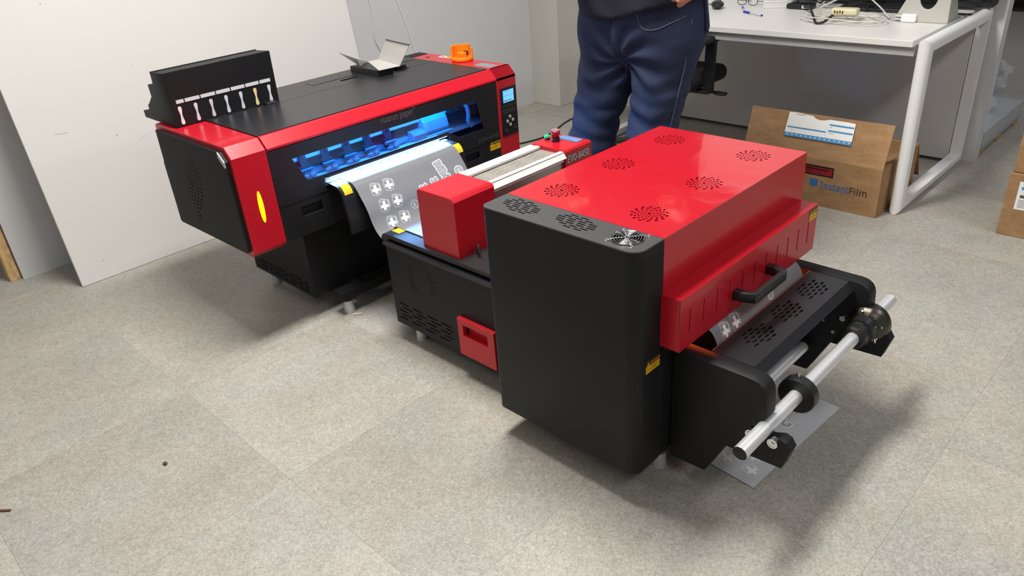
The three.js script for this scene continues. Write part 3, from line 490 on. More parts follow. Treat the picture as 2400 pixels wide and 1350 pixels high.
  part(tubeM, 'end_plug', cyl([sx, sy, z1 + .002], [sx, sy, z1 + .012], sr * .97, sr * .97, 28), M.rubber);
 
  const ringLathe = pts => toCreasedNormals(new THREE.LatheGeometry(pts.map(p => new THREE.Vector2(...p)), 48).toNonIndexed(), .6).rotateX(Math.PI / 2);
  const c1 = part(S, 'clamp_collar', ringLathe([[sr, -.014], [.044, -.014], [.046, -.012], [.046, .012], [.044, .014], [sr, .014], [sr, -.014]]).translate(sx, sy, -.215), M.plastic, 'black clamp collar');
  part(c1, 'clamp_screw', [cyl([sx - .004, sy + .044, -.215], [sx - .006, sy + .056, -.215], .0042, .0042, 10), cyl([sx - .006, sy + .056, -.215], [sx - .0065, sy + .060, -.215], .0055, .0055, 10)], M.steel);
  part(c1, 'clamp_screw', cyl([sx + .003, sy - .044, -.215], [sx + .005, sy - .058, -.215], .003, .003, 8), M.steel);
  const c2 = part(S, 'hub_collar', ringLathe([[sr, .034], [.027, .034], [.032, .030], [.032, -.002], [.038, -.004], [.038, -.034], [sr, -.034], [sr, .034]]).translate(sx, sy, -.560), M.plastic, 'black stepped hub');
  const dome = part(S, 'dome_flange', ringLathe([[sr, .010], [.030, .009], [.040, .004], [.049, -.006], [.055, -.020], [.057, -.036], [.055, -.040], [sr, -.040], [sr, .010]]).translate(sx, sy, -.604), std({ color: lin(.075, .066, .054), metalness: .85, roughness: .34 }), 'dark polished dome flange');
  for (const a of [.35, 1.75, -.75]) part(dome, 'flange_screw', cyl([sx + .040 * Math.cos(a), sy + .040 * Math.sin(a), -.602], [sx + .050 * Math.cos(a), sy + .050 * Math.sin(a), -.594], .0028, .0028, 8), M.chrome);
}
// ---------------------------------------------------------------- the man behind the dryer
function surfaceNet(f, lo, hi, h) {
  const n = [0, 1, 2].map(k => Math.ceil((hi[k] - lo[k]) / h) + 1), [nx, ny, nz] = n, F = new Float32Array(nx * ny * nz), id = (i, j, k) => i + nx * (j + ny * k);
  for (let k = 0; k < nz; k++) for (let j = 0; j < ny; j++) for (let i = 0; i < nx; i++) F[id(i, j, k)] = f(lo[0] + i * h, lo[1] + j * h, lo[2] + k * h);
  const P = [], I = [], vid = new Int32Array(nx * ny * nz).fill(-1);
  const E = [[0, 1], [2, 3], [4, 5], [6, 7], [0, 2], [1, 3], [4, 6], [5, 7], [0, 4], [1, 5], [2, 6], [3, 7]];
  for (let k = 0; k < nz - 1; k++) for (let j = 0; j < ny - 1; j++) for (let i = 0; i < nx - 1; i++) {
    const v = [0, 1, 2, 3, 4, 5, 6, 7].map(c => F[id(i + (c & 1), j + (c >> 1 & 1), k + (c >> 2))]); let inside = 0; for (const a of v) inside += a < 0;
    if (!inside || inside === 8) continue; let x = 0, y = 0, z = 0, m = 0;
    for (const [a, b] of E) if ((v[a] < 0) !== (v[b] < 0)) { const t = v[a] / (v[a] - v[b]); x += (a & 1) + t * ((b & 1) - (a & 1)); y += (a >> 1 & 1) + t * ((b >> 1 & 1) - (a >> 1 & 1)); z += (a >> 2) + t * ((b >> 2) - (a >> 2)); m++; }
    vid[id(i, j, k)] = P.length / 3; P.push(lo[0] + (i + x / m) * h, lo[1] + (j + y / m) * h, lo[2] + (k + z / m) * h);
  }
  const quad = (a, b, c, d, s) => { if (a < 0 || b < 0 || c < 0 || d < 0) return; s ? I.push(a, b, c, a, c, d) : I.push(a, c, b, a, d, c); };
  for (let k = 1; k < nz - 1; k++) for (let j = 1; j < ny - 1; j++) for (let i = 1; i < nx - 1; i++) {
    const a = F[id(i, j, k)] < 0;
    if (a !== F[id(i + 1, j, k)] < 0) quad(vid[id(i, j - 1, k - 1)], vid[id(i, j, k - 1)], vid[id(i, j, k)], vid[id(i, j - 1, k)], a);
    if (a !== F[id(i, j + 1, k)] < 0) quad(vid[id(i - 1, j, k - 1)], vid[id(i - 1, j, k)], vid[id(i, j, k)], vid[id(i, j, k - 1)], a);
    if (a !== F[id(i, j, k + 1)] < 0) quad(vid[id(i - 1, j - 1, k)], vid[id(i, j - 1, k)], vid[id(i, j, k)], vid[id(i - 1, j, k)], a);
  }
  const g = new THREE.BufferGeometry(); g.setAttribute('position', new THREE.Float32BufferAttribute(P, 3)); g.setIndex(I); g.computeVertexNormals();
  const U = new Float32Array(P.length / 3 * 2); for (let i = 0; i < P.length / 3; i++) { U[i * 2] = P[i * 3] + P[i * 3 + 2]; U[i * 2 + 1] = P[i * 3 + 1]; } g.setAttribute('uv', new THREE.Float32BufferAttribute(U, 2)); return g;
}
const smin = (a, b, k) => { const h = Math.max(k - Math.abs(a - b), 0) / k; return Math.min(a, b) - h * h * k * .25; };
function cone(x, y, z, a, b, ra, rb, fl) {       // tapered capsule; fl flattens it in z
  const dx = b[0] - a[0], dy = b[1] - a[1], dz = b[2] - a[2], px = x - a[0], py = y - a[1], pz = z - a[2];
  let t = (px * dx + py * dy + pz * dz) / (dx * dx + dy * dy + dz * dz + 1e-9); t = t < 0 ? 0 : t > 1 ? 1 : t;
  const qx = px - t * dx, qy = py - t * dy, qz = (pz - t * dz) * (fl || 1); return Math.sqrt(qx * qx + qy * qy + qz * qz) - (ra + (rb - ra) * t);
}
const bones = (list, k) => (x, y, z) => { let d = 1e3; for (const [a, b, ra, rb, fl, kk] of list) d = smin(d, cone(x, y, z, a, b, ra, rb, fl), kk || k); return d; };
{
  const px = -.87, pz = -1.13;
  const J = { hipR: [px - .105, .885, pz], hipL: [px + .10, .885, pz - .015], kneR: [px - .185, .48, pz + .055], kneL: [px + .045, .48, pz + .01], ankR: [px - .20, .09, pz + .02], ankL: [px + .045, .09, pz - .02],
    waist: [px, 1.03, pz], chest: [px - .005, 1.30, pz - .02], neck: [px - .005, 1.50, pz - .02], head: [px, 1.655, pz + .015],
    shR: [px - .205, 1.43, pz - .025], shL: [px + .195, 1.43, pz - .035], elR: [px - .29, 1.14, pz + .0], elL: [px + .335, 1.17, pz - .05], wrR: [px - .14, 1.13, pz + .24], wrL: [px + .315, 1.135, pz + .160] };
  const man = thing('person', 'man in blue jeans and a dark navy jumper standing behind the dryer', 'person', [px - .06, 0, pz]);
  const skin = std({ color: lin(.52, .27, .19), roughness: .55 });
  // body, continuous under the clothes; head and hands on finer grids
  const bodyF = bones([[J.hipR, J.kneR, .080, .055], [J.hipL, J.kneL, .080, .055], [J.kneR, J.ankR, .052, .036], [J.kneL, J.ankL, .052, .036], [[px - .07, .93, pz], [px + .07, .93, pz], .12, .12], [J.waist, J.chest, .13, .15, 1.15], [[px - .10, 1.38, pz - .02], [px + .09, 1.38, pz - .02], .09, .09], [J.chest, J.neck, .09, .055], [J.neck, J.head, .055, .05], [J.shR, J.elR, .052, .042], [J.elR, J.wrR, .042, .028], [J.shL, J.elL, .052, .042], [J.elL, J.wrL, .042, .028], [J.ankR, [J.ankR[0] - .02, .045, J.ankR[2] + .13], .036, .026], [J.ankL, [J.ankL[0] + .01, .045, J.ankL[2] + .13], .036, .026]], .05);
  const H = J.head;
  const headF = (x, y, z) => { let d = cone(x, y, z, [H[0], H[1] + .035, H[2] - .012], [H[0], H[1] - .035, H[2] + .012], .088, .066); d = smin(d, cone(x, y, z, [H[0], H[1] - .075, H[2] + .045], [H[0], H[1] - .06, H[2] + .04], .038, .04), .04);
    d = smin(d, cone(x, y, z, [H[0], H[1] + .015, H[2] + .086], [H[0], H[1] - .022, H[2] + .104], .010, .015), .016); for (const s of [-1, 1]) { d = smin(d, cone(x, y, z, [H[0] + s * .080, H[1] + .018, H[2] - .006], [H[0] + s * .082, H[1] - .022, H[2] + .002], .016, .010, 1), .008); d = Math.max(d, -(cone(x, y, z, [H[0] + s * .032, H[1] + .014, H[2] + .098], [H[0] + s * .034, H[1] + .014, H[2] + .098], .014, .014)) - .002); }
    d = smin(d, cone(x, y, z, [H[0] - .02, H[1] - .052, H[2] + .082], [H[0] + .02, H[1] - .052, H[2] + .082], .009, .009), .01); return smin(d, cone(x, y, z, J.neck, [H[0], H[1] - .06, H[2] - .01], .056, .05), .03); };
  function fist(w, dir, palmDown, thumbSide) {          // five separate fingers closed into the palm
    const d = V(...dir).normalize(), p = V(...palmDown).normalize(), s = d.clone().cross(p).normalize(), at = (a, b, c) => { const v = V(...w).addScaledVector(d, a).addScaledVector(p, b).addScaledVector(s, c * thumbSide); return [v.x, v.y, v.z]; };
    const L = [[at(-.03, 0, 0), at(.02, 0, 0), .027, .030], [at(.02, 0, -.022), at(.078, -.004, -.028), .020, .016], [at(.02, 0, .012), at(.080, -.004, .024), .022, .017], [at(.03, 0, 0), at(.082, -.004, 0), .022, .018]];
    [[-.032, .030, .0088], [-.011, .036, .0096], [.011, .038, .0098], [.031, .034, .0094]].forEach(([c, l, r]) => { L.push([at(.082, -.006, c), at(.082 + l * .55, .020, c * 1.03), r * 1.15, r, 1, .004], [at(.082 + l * .55, .020, c * 1.03), at(.066 + l * .3, .040, c), r, r * .95, 1, .004], [at(.066 + l * .3, .040, c), at(.058, .030, c), r * .95, r * .85, 1, .004]); });
    L.push([at(.025, .012, .030), at(.062, .034, .044), .0135, .0115, 1, .010], [at(.062, .034, .044), at(.092, .046, .026), .0112, .0095, 1, .004]);
    return bones(L, .014);
  }
  const handL = fist(J.wrL, [-.30, -.62, .70], [-.25, -.85, -.40], 1), handR = fist(J.wrR, [.75, -.1, .6], [.1, -.95, .1], -1);
  const around = (c, r) => [c.map(v => v - r), c.map(v => v + r)];
  part(man, 'body', [surfaceNet(bodyF, [px - .42, 0.0, pz - .24], [px + .46, 1.62, pz + .36], .012), surfaceNet(headF, [H[0] - .12, H[1] - .19, H[2] - .14], [H[0] + .12, H[1] + .15, H[2] + .15], .004), surfaceNet(handL, ...around([J.wrL[0] - .03, J.wrL[1] - .03, J.wrL[2] + .04], .105), .003), surfaceNet(handR, ...around([J.wrR[0] + .045, J.wrR[1] - .01, J.wrR[2] + .035], .105), .003)], skin);
  for (const s of [-1, 1]) part(man, 'eye', ball([H[0] + s * .032, H[1] + .014, H[2] + .083], .011, 1, 1, 1, 10), std({ color: lin(.6, .58, .55), roughness: .2 }));
  const hair = (x, y, z) => Math.max(headF(x, y, z) - .010, -(z - H[2] - .050 + (y - H[1] - .055) * -.6) * -1 > 0 && y < H[1] + .07 ? .01 : -1, (H[1] - .02 - y) * (z > H[2] - .01 ? 3 : .6) - .01);
  part(man, 'hair', surfaceNet(hair, [H[0] - .12, H[1] - .12, H[2] - .14], [H[0] + .12, H[1] + .15, H[2] + .15], .005), std({ color: lin(.03, .022, .016), roughness: .7 }));
  // jeans with folds
  const denN = noiseField(512, [[256, 1], [128, .6], [20, .35]], 63);
  const denim = dataTex(512, (i, x, y) => { const n = denN[i] * 1.3 + .45 * Math.sin((x + y) * .8); return [cl(37 + 14 * n), cl(49 + 15 * n), cl(78 + 17 * n)]; }, true, [7, 7]);
  const denB = dataTex(512, (i, x, y) => { const v = cl(128 + 60 * denN[i] + 40 * Math.sin((x + y) * .8)); return [v, v, v]; }, false, [7, 7]);
  const jm = std({ map: denim, roughness: .85, bumpMap: denB, bumpScale: .0005 });
  const jl = bones([[[px - .115, .90, pz - .005], [px + .095, .90, pz - .02], .150, .148, 1.06], [[px - .088, 1.01, pz], [px + .092, 1.01, pz - .01], .138, .138, 1.0], [[px - .118, .86, pz], [J.kneR[0] - .006, .48, J.kneR[2]], .125, .086, 1, .03], [[px + .108, .86, pz - .02], [J.kneL[0] + .012, .48, J.kneL[2]], .123, .086, 1, .03], [[J.kneR[0] - .006, .48, J.kneR[2]], [J.ankR[0], .07, J.ankR[2]], .086, .076, 1, .03], [[J.kneL[0] + .012, .48, J.kneL[2]], [J.ankL[0], .07, J.ankL[2]], .086, .076, 1, .03]], .06);
  const cr = [px - .01, .80, pz + .10];
  const jeansF = (x, y, z) => { let d = jl(x, y, z);
    const r = Math.hypot(x - cr[0], (y - cr[1]) * 1.1), a = Math.atan2(y - cr[1], x - cr[0]), front = z > pz - .05 ? 1 : .4;
    d += .0105 * front * Math.exp(-Math.pow((r - .09) / .09, 2)) * Math.sin(a * 9 + r * 22);                                  // creases fanning from the crotch
    const leg = Math.max(0, Math.min(1, (.80 - y) / .12)); d += .0062 * leg * Math.sin(y * 74 + (x + z) * 9 + Math.sin(x * 31) * 1.3) * Math.sin(y * 17 + x * 11);
    if (y < .62) d += .004 * Math.sin(y * 48 + z * 26 + x * 8);
    return Math.max(d, y - 1.06, .035 - y); };
  const jeans = part(man, 'jeans', surfaceNet(jeansF, [px - .40, .02, pz - .24], [px + .34, 1.08, pz + .26], .0085), jm, 'dark blue denim jeans');
  const onF = (x, y) => { let z = pz + .30; for (let k = 0; k < 60; k++) { const d = jeansF(x, y, z); if (d < .0006) break; z -= Math.max(.0006, d * .7); } return [x, y, z + .0008]; };
  const seam = std({ color: lin(.16, .17, .20), roughness: .8 });
  part(jeans, 'pocket_seam', tube([[px + .075, 1.00], [px + .080, .955], [px + .105, .928], [px + .145, .925], [px + .19, .945], [px + .225, .965]].map(p => onF(...p)), .0016, 40, 5), seam);
  part(jeans, 'fly_seam', tube([[px - .030, .955], [px - .034, .90], [px - .026, .85], [px - .012, .815], [px - .006, .79]].map(p => onF(...p)), .0022, 30, 5), jm);
  part(jeans, 'side_seam', tube([[px + .205, .95], [px + .20, .80], [px + .165, .62], [px + .125, .48], [px + .115, .30]].map(([x, y]) => { let q = x; for (let k = 0; k < 60; k++) { const d = jeansF(q + .06, y, pz + .03); if (d < .001) break; q -= Math.max(.001, d * .7); } return [q + .0605, y, pz + .03]; }), .0018, 40, 5), seam);
  const bp = [px + .222, .955, pz - .085];
  part(jeans, 'back_pocket', new RoundedBoxGeometry(.012, .12, .10, 2, .005).rotateZ(.12).rotateY(.5).translate(...bp), jm);
  // jumper
  const navN = noiseField(256, [[128, 1], [40, .6]], 23);
  const navy = std({ map: dataTex(256, i => { const n = navN[i]; return [cl(29 + 8 * n), cl(31 + 8 * n), cl(46 + 10 * n)]; }, true, [8, 8]), roughness: .95 });
  const sl = bones([[[px - .075, 1.0, pz + .01], [px + .085, 1.0, pz], .160, .160, 1.0], [[px - .085, 1.14, pz + .02], [px + .085, 1.14, pz + .01], .165, .165, 1.0], [[px - .11, 1.32, pz - .02], [px + .10, 1.32, pz - .03], .145, .145, 1.1], [[px - .15, 1.42, pz - .02], [px + .14, 1.42, pz - .03], .075, .075], [J.neck, J.chest, .072, .12], [J.shR, J.elR, .078, .064], [J.elR, J.wrR, .064, .043], [J.shL, J.elL, .078, .064], [J.elL, J.wrL, .064, .043]], .06);
  const jumperF = (x, y, z) => { const hem = .972 + .012 * Math.sin(x * 9 + 1) + Math.max(0, x - px) * .14 - (z - pz > 0 ? .006 : 0); let d = sl(x, y, z) + .004 * Math.sin(y * 38 + x * 13) * Math.sin(x * 24 + z * 15); d = Math.max(d, hem - y, y - 1.535);
    for (const [w, dd] of [[J.wrL, [-.30, -.62, .70]], [J.wrR, [.75, -.1, .6]]]) { const t = (x - w[0]) * dd[0] + (y - w[1]) * dd[1] + (z - w[2]) * dd[2]; if (Math.hypot(x - w[0], y - w[1], z - w[2]) < .12) d = Math.max(d, t - .005); } return d; };
  part(man, 'jumper', surfaceNet(jumperF, [px - .42, .90, pz - .26], [px + .48, 1.56, pz + .32], .010), navy, 'dark navy jumper');
  const shoe = (a, dx) => (x, y, z) => Math.max(bones([[[a[0], .05, a[2] - .05], [a[0] + dx, .042, a[2] + .15], .048, .042]], .02)(x, y, z), .002 - y);
  for (const [a, dx] of [[J.ankR, -.02], [J.ankL, .01]]) part(man, 'shoe', surfaceNet(shoe(a, dx), [a[0] - .09, 0, a[2] - .13], [a[0] + .09, .12, a[2] + .23], .008), M.rubber);
  single('phone', 'black phone sticking out of the back pocket of the jeans', 'phone', new RoundedBoxGeometry(.009, .10, .066, 2, .003).rotateZ(.12).rotateY(.5).translate(bp[0] - .004, bp[1] + .045, bp[2]), M.plastic);
}
// ---------------------------------------------------------------- desk, chair and what lies on the desk
{
  const DX0 = -1.90, DX1 = -.172, DZ0 = -2.06, DZ1 = -2.90, DY = .735;
  const D = thing('desk', 'white office desk with rounded tube side frames', 'desk', [-1.1, 0, -2.48]);
  part(D, 'desktop', box(DX0 + .045, DX1 - .045, DY - .025, DY, DZ1, DZ0 - .012, .002), M.deskWhite);
  part(D, 'apron_rail', box(DX0 + .04, DX1 - .04, DY - .062, DY - .026, DZ0 - .06, DZ0 - .03), std({ color: lin(.42, .42, .41), roughness: .5 }));
  part(D, 'modesty_panel', box(DX0 + .03, DX1 - .03, .02, DY - .03, DZ1 + .055, DZ1 + .035), std({ color: lin(.66, .645, .63), roughness: .6 }), 'grey panel closing the back of the desk');
  for (const x of [DX0, DX1]) {
    const w = .052, d = .030;     // half an oval tube bent into a closed frame: profile swept round a mitred rectangle
    const prof = []; for (let k = 0; k <= 12; k++) { const a = k / 12 * Math.PI; prof.push([-w / 2 * Math.cos(a), d * Math.sin(a)]); }
    const bar = (z0, y0, z1, y1, ez, ey) => { const P = [], I = []; const dz = z1 - z0, dy = y1 - y0, l = Math.hypot(dz, dy), tz = dz / l, ty = dy / l;
      const full = [...prof, [w / 2, -.018], [-w / 2, -.018]];
      for (const e of [0, 1]) full.forEach(([u, v]) => { const off = v; const mz = ez * off, my = ey * off, cut = e ? -off : off; P.push(x + u, (e ? y1 : y0) + my - ty * 0 + ty * (e ? off : -off), (e ? z1 : z0) + mz + tz * (e ? off : -off)); });
      const n = full.length; for (let k = 0; k < n; k++) { const b = (k + 1) % n; I.push(k, b, n + k, b, n + b, n + k); }
      const g = new THREE.BufferGeometry(); g.setAttribute('position', new THREE.Float32BufferAttribute(P, 3)); g.setIndex(I); const q = toCreasedNormals(g, .7); return q; };
    const zf = DZ0 - .03, zb = DZ1 + .03, yt = DY - .02, yb = .030;
    const fr = part(D, 'side_frame', [bar(zf, yb, zf, yt, 1, 0), bar(zf, yt, zb, yt, 0, 1), bar(zb, yt, zb, yb, -1, 0), bar(zb, yb, zf, yb, 0, -1)], M.white, 'white rounded tube frame');
  }

  // chair
  const cx = -1.44, cz = -2.15;
  const C = thing('office_chair', 'black office chair pushed under the desk behind the man', 'chair', [cx, 0, cz]);
  part(C, 'seat', new RoundedBoxGeometry(.50, .085, .47, 4, .04).translate(cx, .455, cz), M.rubber);
  part(C, 'backrest', new RoundedBoxGeometry(.46, .50, .06, 4, .028).rotateX(.10).translate(cx, .80, cz + .25), M.rubber);
  part(C, 'back_bar', tube([[cx, .40, cz + .10], [cx, .41, cz + .24], [cx, .52, cz + .30], [cx, .70, cz + .29]], .018, 20, 8), M.plastic);
  part(C, 'tilt_mechanism', [box(cx - .09, cx + .09, .365, .412, cz - .11, cz + .11, .01), cyl([cx + .08, .395, cz - .06], [cx + .30, .385, cz - .05], .008, .008, 10)], M.plastic);
  part(C, 'tilt_paddle', new RoundedBoxGeometry(.06, .016, .035, 2, .006).translate(cx + .31, .385, cz - .05), M.plastic);
  part(C, 'gas_column', cyl([cx, .10, cz], [cx, .37, cz], .028, .024, 18), M.plastic);
  for (const s of [-1, 1]) {
    const a = part(C, 'armrest', [plate([[-.028, .40], [.024, .40], [.030, .655], [-.020, .655]], [], .028, [cx + s * .275 - .0, 0, cz + .0], 'side', .003)].map(g => g), M.plastic);
    part(a, 'arm_pad', new RoundedBoxGeometry(.085, .034, .25, 3, .015).translate(cx + s * .285, .672, cz + .03), M.rubber);
    part(a, 'arm_bracket', box(cx + s * .10, cx + s * .29, .398, .414, cz - .0, cz + .05, .004), M.plastic);
  }
  for (let k = 0; k < 5; k++) { const a = .35 + k * 2 * Math.PI / 5, ex = cx + .29 * Math.cos(a), ez = cz + .29 * Math.sin(a);
    const l = part(C, 'star_leg', cyl([cx, .115, cz], [ex, .075, ez], .026, .017, 12), M.plastic);
    part(l, 'caster', [cyl([ex - .012 * Math.sin(a) * 1, .026, ez - .022], [ex, .026, ez - .006], .026, .026, 16), cyl([ex, .026, ez + .006], [ex, .026, ez + .022], .026, .026, 16), cyl([ex, .03, ez], [ex, .08, ez], .007, .007, 8)], M.rubber); }

  // items
  const Y = DY + .0005;
  const mouse = (name, x, z, r, label) => { const t = thing(name, label, 'mouse', [x, Y, z]);
    part(t, 'shell', ball([0, 0, 0], .034, 1, .62, 1.55, 18).rotateY(r).translate(x, Y + .0215, z), M.plastic);
    part(t, 'wheel', cyl([x - .003, Y + .040, z - .024], [x + .003, Y + .040, z - .024], .006, .006, 12), M.rubber);
    part(t, 'lead', tube([[x + .0, Y + .012, z - .048], [x - .05, Y + .006, z - .09], [x - .14, Y + .004, z - .10], [x - .22, Y + .004, z - .16]], .0022, 26, 6), M.cable); };
  mouse('computer_mouse', -1.365, -2.525, .6, 'black computer mouse on the desk beside the man');
  const pen = (x, z, r, l) => { const t = thing('ballpoint_pen', l, 'pen', [x, Y, z]); const c = Math.cos(r), s = Math.sin(r), q = (d, y = .0055) => [x + c * d, Y + y, z + s * d], blue = std({ color: lin(.02, .03, .52), roughness: .35 });
    part(t, 'barrel', cyl(q(-.03), q(.075), .0042, .0042, 10), phy({ color: lin(.6, .6, .62), roughness: .15 }));
    part(t, 'cap', [cyl(q(-.075), q(-.02), .0052, .0056, 10), box(-.001, .001, 0, .003, 0, .003).translate(...q(-.04, .010))], blue); part(t, 'end_plug', cyl(q(.075), q(.083), .0046, .0042, 10), blue); };
  pen(-1.105, -2.420, .48, 'clear ballpoint pen with blue cap lying apart on the desk');
  pen(-1.205, -2.515, .99, 'blue pen tucked against the capped ballpoint pen');
  const carton = (x, z, y, r, l) => { const t = thing('small_carton', l, 'carton', [x, y, z]); const g = new RoundedBoxGeometry(.120, .0235, .095, 2, .0015).rotateY(r).translate(x, y + .012, z); part(t, 'sleeve', g, M.whiteMatt); part(t, 'lid_gap', new THREE.BoxGeometry(.1202, .0012, .0952).rotateY(r).translate(x, y + .014, z), std({ color: lin(.35, .35, .34), roughness: .8 })); };
  carton(-1.115, -2.672, Y, .5, 'flat white carton at the bottom of a small stack on the desk');
  carton(-1.117, -2.675, Y + .0245, .54, 'flat white carton on top of another white carton');
  const gl = thing('eyeglasses', 'black framed eyeglasses behind the blue pens', 'glasses', [-1.27, Y, -2.67]);
  for (const s of [-1, 1]) part(gl, 'rim', new THREE.TorusGeometry(.022, .0018, 6, 20).scale(1.2, .8, 1).translate(-1.27 + s * .032, Y + .019, -2.67), M.plastic);
  part(gl, 'temples', [tube([[-1.327, Y + .024, -2.67], [-1.33, Y + .012, -2.73], [-1.322, Y + .002, -2.79]], .0016, 12, 5), tube([[-1.212, Y + .024, -2.67], [-1.21, Y + .012, -2.73], [-1.218, Y + .002, -2.79]], .0016, 12, 5), cyl([-1.246, Y + .022, -2.67], [-1.294, Y + .022, -2.67], .0016, .0016, 6)], M.plastic);
  const keyboard = (x, z, w, d, r, l) => { const t = thing('keyboard', l, 'keyboard', [x, Y, z]); const rot = g => g.rotateY(r).translate(x, Y, z);
    part(t, 'case', rot(new RoundedBoxGeometry(w, .016, d, 2, .004).translate(0, .009, 0)), M.plastic);
    const keys = [], n = Math.floor((w - .02) / .019), m = Math.floor((d - .02) / .0195); const km = std({ color: lin(.02, .02, .022), roughness: .5 });
    for (let i = 0; i < n; i++) for (let j = 0; j < m; j++) part(t, 'key', rot(new THREE.BoxGeometry(.0155, .006, .016).translate(-w / 2 + .0195 + i * .019, .020, -d / 2 + .02 + j * .0195)), km); };
  keyboard(-.56, -2.74, .44, .15, .03, 'black keyboard beneath the cables near the metal stand');
  const drive = thing('black_adapter', 'flat black adapter with a white label beside the white cartons', 'adapter', [-.965, Y, -2.66]);
  part(drive, 'case', new RoundedBoxGeometry(.13, .026, .075, 3, .010).translate(-.965, Y + .0135, -2.66), M.plastic);
  part(drive, 'label', box(-.945, -.915, Y + .006, Y + .020, -2.6226, -2.6218), M.whiteMatt);
  const coil = thing('headset_cable', 'tangle of grey wound cable behind the black adapter', 'cable', [-.87, Y, -2.725]);
  for (let k = 0; k < 4; k++) part(coil, 'loop', new THREE.TorusGeometry(.045 + k * .006, .0032, 6, 26).rotateX(Math.PI / 2 - .25 - k * .08).rotateY(k * .7).translate(-.87 + k * .012, Y + .036 + k * .002, -2.725 - k * .006), k % 2 ? M.cableWhite : M.cable);
  const wc = thing('white_cable', 'cream coloured cable coiled loosely on the desk', 'cable', [-.66, Y, -2.50]);
  for (let k = 0; k < 7; k++) { const pts = [], a = .13 + .055 * Math.sin(k * 2.1), b = .068 + .022 * Math.cos(k * 1.7), ox = -.650 + .06 * Math.sin(k * 3.3), oz = -2.40 - .04 * Math.cos(k * 2.4); for (let q = 0; q < 12; q++) { const t = q / 12 * Math.PI * 2; pts.push([ox + a * Math.cos(t), Y + .0075 + .004 * k + .003 * Math.sin(t * 2 + k), oz + b * Math.sin(t) + .01 * Math.cos(t * 3 + k)]); } part(wc, 'loop', tube(pts, .0026, 60, 6, true), M.cableWhite); }
  part(wc, 'loose_end', tube([[-.47, Y + .006, -2.50], [-.55, Y + .045, -2.57], [-.65, Y + .075, -2.64], [-.76, Y + .06, -2.66], [-.84, Y + .02, -2.60]], .0036, 30, 6), M.cableWhite);
  const pb = thing('power_socket', 'cream socket block among the coiled cream cables', 'socket', [-.612, Y, -2.345]);
  part(pb, 'case', new RoundedBoxGeometry(.115, .030, .055, 3, .010).rotateY(.1).translate(-.612, Y + .052, -2.345), std({ color: lin(.70, .64, .42), roughness: .5 }));
  part(pb, 'print', new THREE.BoxGeometry(.048, .018, .0012).rotateY(.1).translate(-.629, Y + .052, -2.3162), std({ map: canvasTex(128, 48, (x, w, h) => { x.fillStyle = '#cfc193'; x.fillRect(0, 0, w, h); x.fillStyle = '#2b2620'; for (let k = 0; k < 4; k++) x.fillRect(8 + k * 30, 8 + (k % 2) * 6, 16, 28); }), roughness: .6 }));
  const bc = thing('black_cable', 'black cable running in a sharp bend over the cream cables', 'cable', [-.75, Y, -2.45]);
  part(bc, 'cord', tube([[-1.077, Y + .0062, -2.845], [-.95, Y + .012, -2.65], [-.85, Y + .030, -2.505], [-.765, Y + .022, -2.36], [-.708, Y + .0065, -2.277], [-.683, Y + .010, -2.283], [-.652, Y + .048, -2.356], [-.640, Y + .062, -2.473], [-.64, Y + .055, -2.6], [-.60, Y + .035, -2.78]], .0058, 90, 8), M.cable);
  const ad = thing('plug_adapter', 'small white mains plug adapter with blue mark beside the metal stand', 'plug', [-.385, Y, -2.47]);
  part(ad, 'case', new RoundedBoxGeometry(.062, .034, .042, 3, .006).rotateY(.1).translate(-.375, Y + .0175, -2.47), M.white);
  part(ad, 'mark', new THREE.BoxGeometry(.016, .016, .0012).rotateY(.1).translate(-.385, Y + .019, -2.4487), std({ color: lin(.05, .25, .45), roughness: .5 }));
  part(ad, 'prongs', [cyl([-.405, Y + .023, -2.467], [-.435, Y + .023, -2.464], .0035, .003, 8), cyl([-.405, Y + .010, -2.467], [-.433, Y + .010, -2.464], .0035, .003, 8)], M.steel);
  // monitor on its metal stand
  const st = thing('monitor_stand', 'pale metal stand plate with an oval hole on the desk corner', 'stand', [-.31, Y, -2.52]);
  const ov = Array.from({ length: 28 }, (_, k) => [.022 + .038 * Math.cos(k * Math.PI / 14), .112 + .056 * Math.sin(k * Math.PI / 14)]);
  part(st, 'upright_plate', plate([[-.113, .004], [.113, .004], [.108, .24], [-.002, .24]], [ov], .006, [-.330, Y, -2.478], 'side', .001), std({ color: lin(.60, .58, .54), metalness: .35, roughness: .45 }));
  part(st, 'foot_plate', box(-.443, -.217, Y, Y + .0045, -2.65, -2.4715, .001), std({ color: lin(.42, .41, .38), metalness: .35, roughness: .45 }));
  part(st, 'side_gusset', plate([[2.482, .005], [2.63, .005], [2.482, .22]], [], .005, [-.227, Y, 0], 'front'), std({ color: lin(.50, .48, .45), metalness: .35, roughness: .45 }));
  const mo = thing('monitor', 'wide black monitor with rounded lower corner above the desk', 'monitor', [-.62, .75, -2.80]);
  part(mo, 'housing', plate(rrect(-1.12, -.128, .750, 1.32, .030, 6), [], .030, [0, 0, -2.86], 'side', .004), M.plastic);
  part(mo, 'screen', box(-1.10, -.148, .775, 1.30, -2.8302, -2.8290), std({ color: lin(.008, .009, .014), roughness: .12 }));
  part(mo, 'neck', box(-.68, -.56, .735, .80, -2.875, -2.862), M.plastic);
  const kr = thing('key_ring', 'black ring tag lying behind the metal stand', 'ring', [-.19, Y, -2.68]);
  part(kr, 'loop', new THREE.TorusGeometry(.014, .003, 6, 20).rotateX(Math.PI / 2).translate(-.222 + .03, Y + .003, -2.715), M.plastic);
  part(kr, 'tag', box(-.26, -.206, Y, Y + .004, -2.735, -2.70, .0015), M.plastic);
}
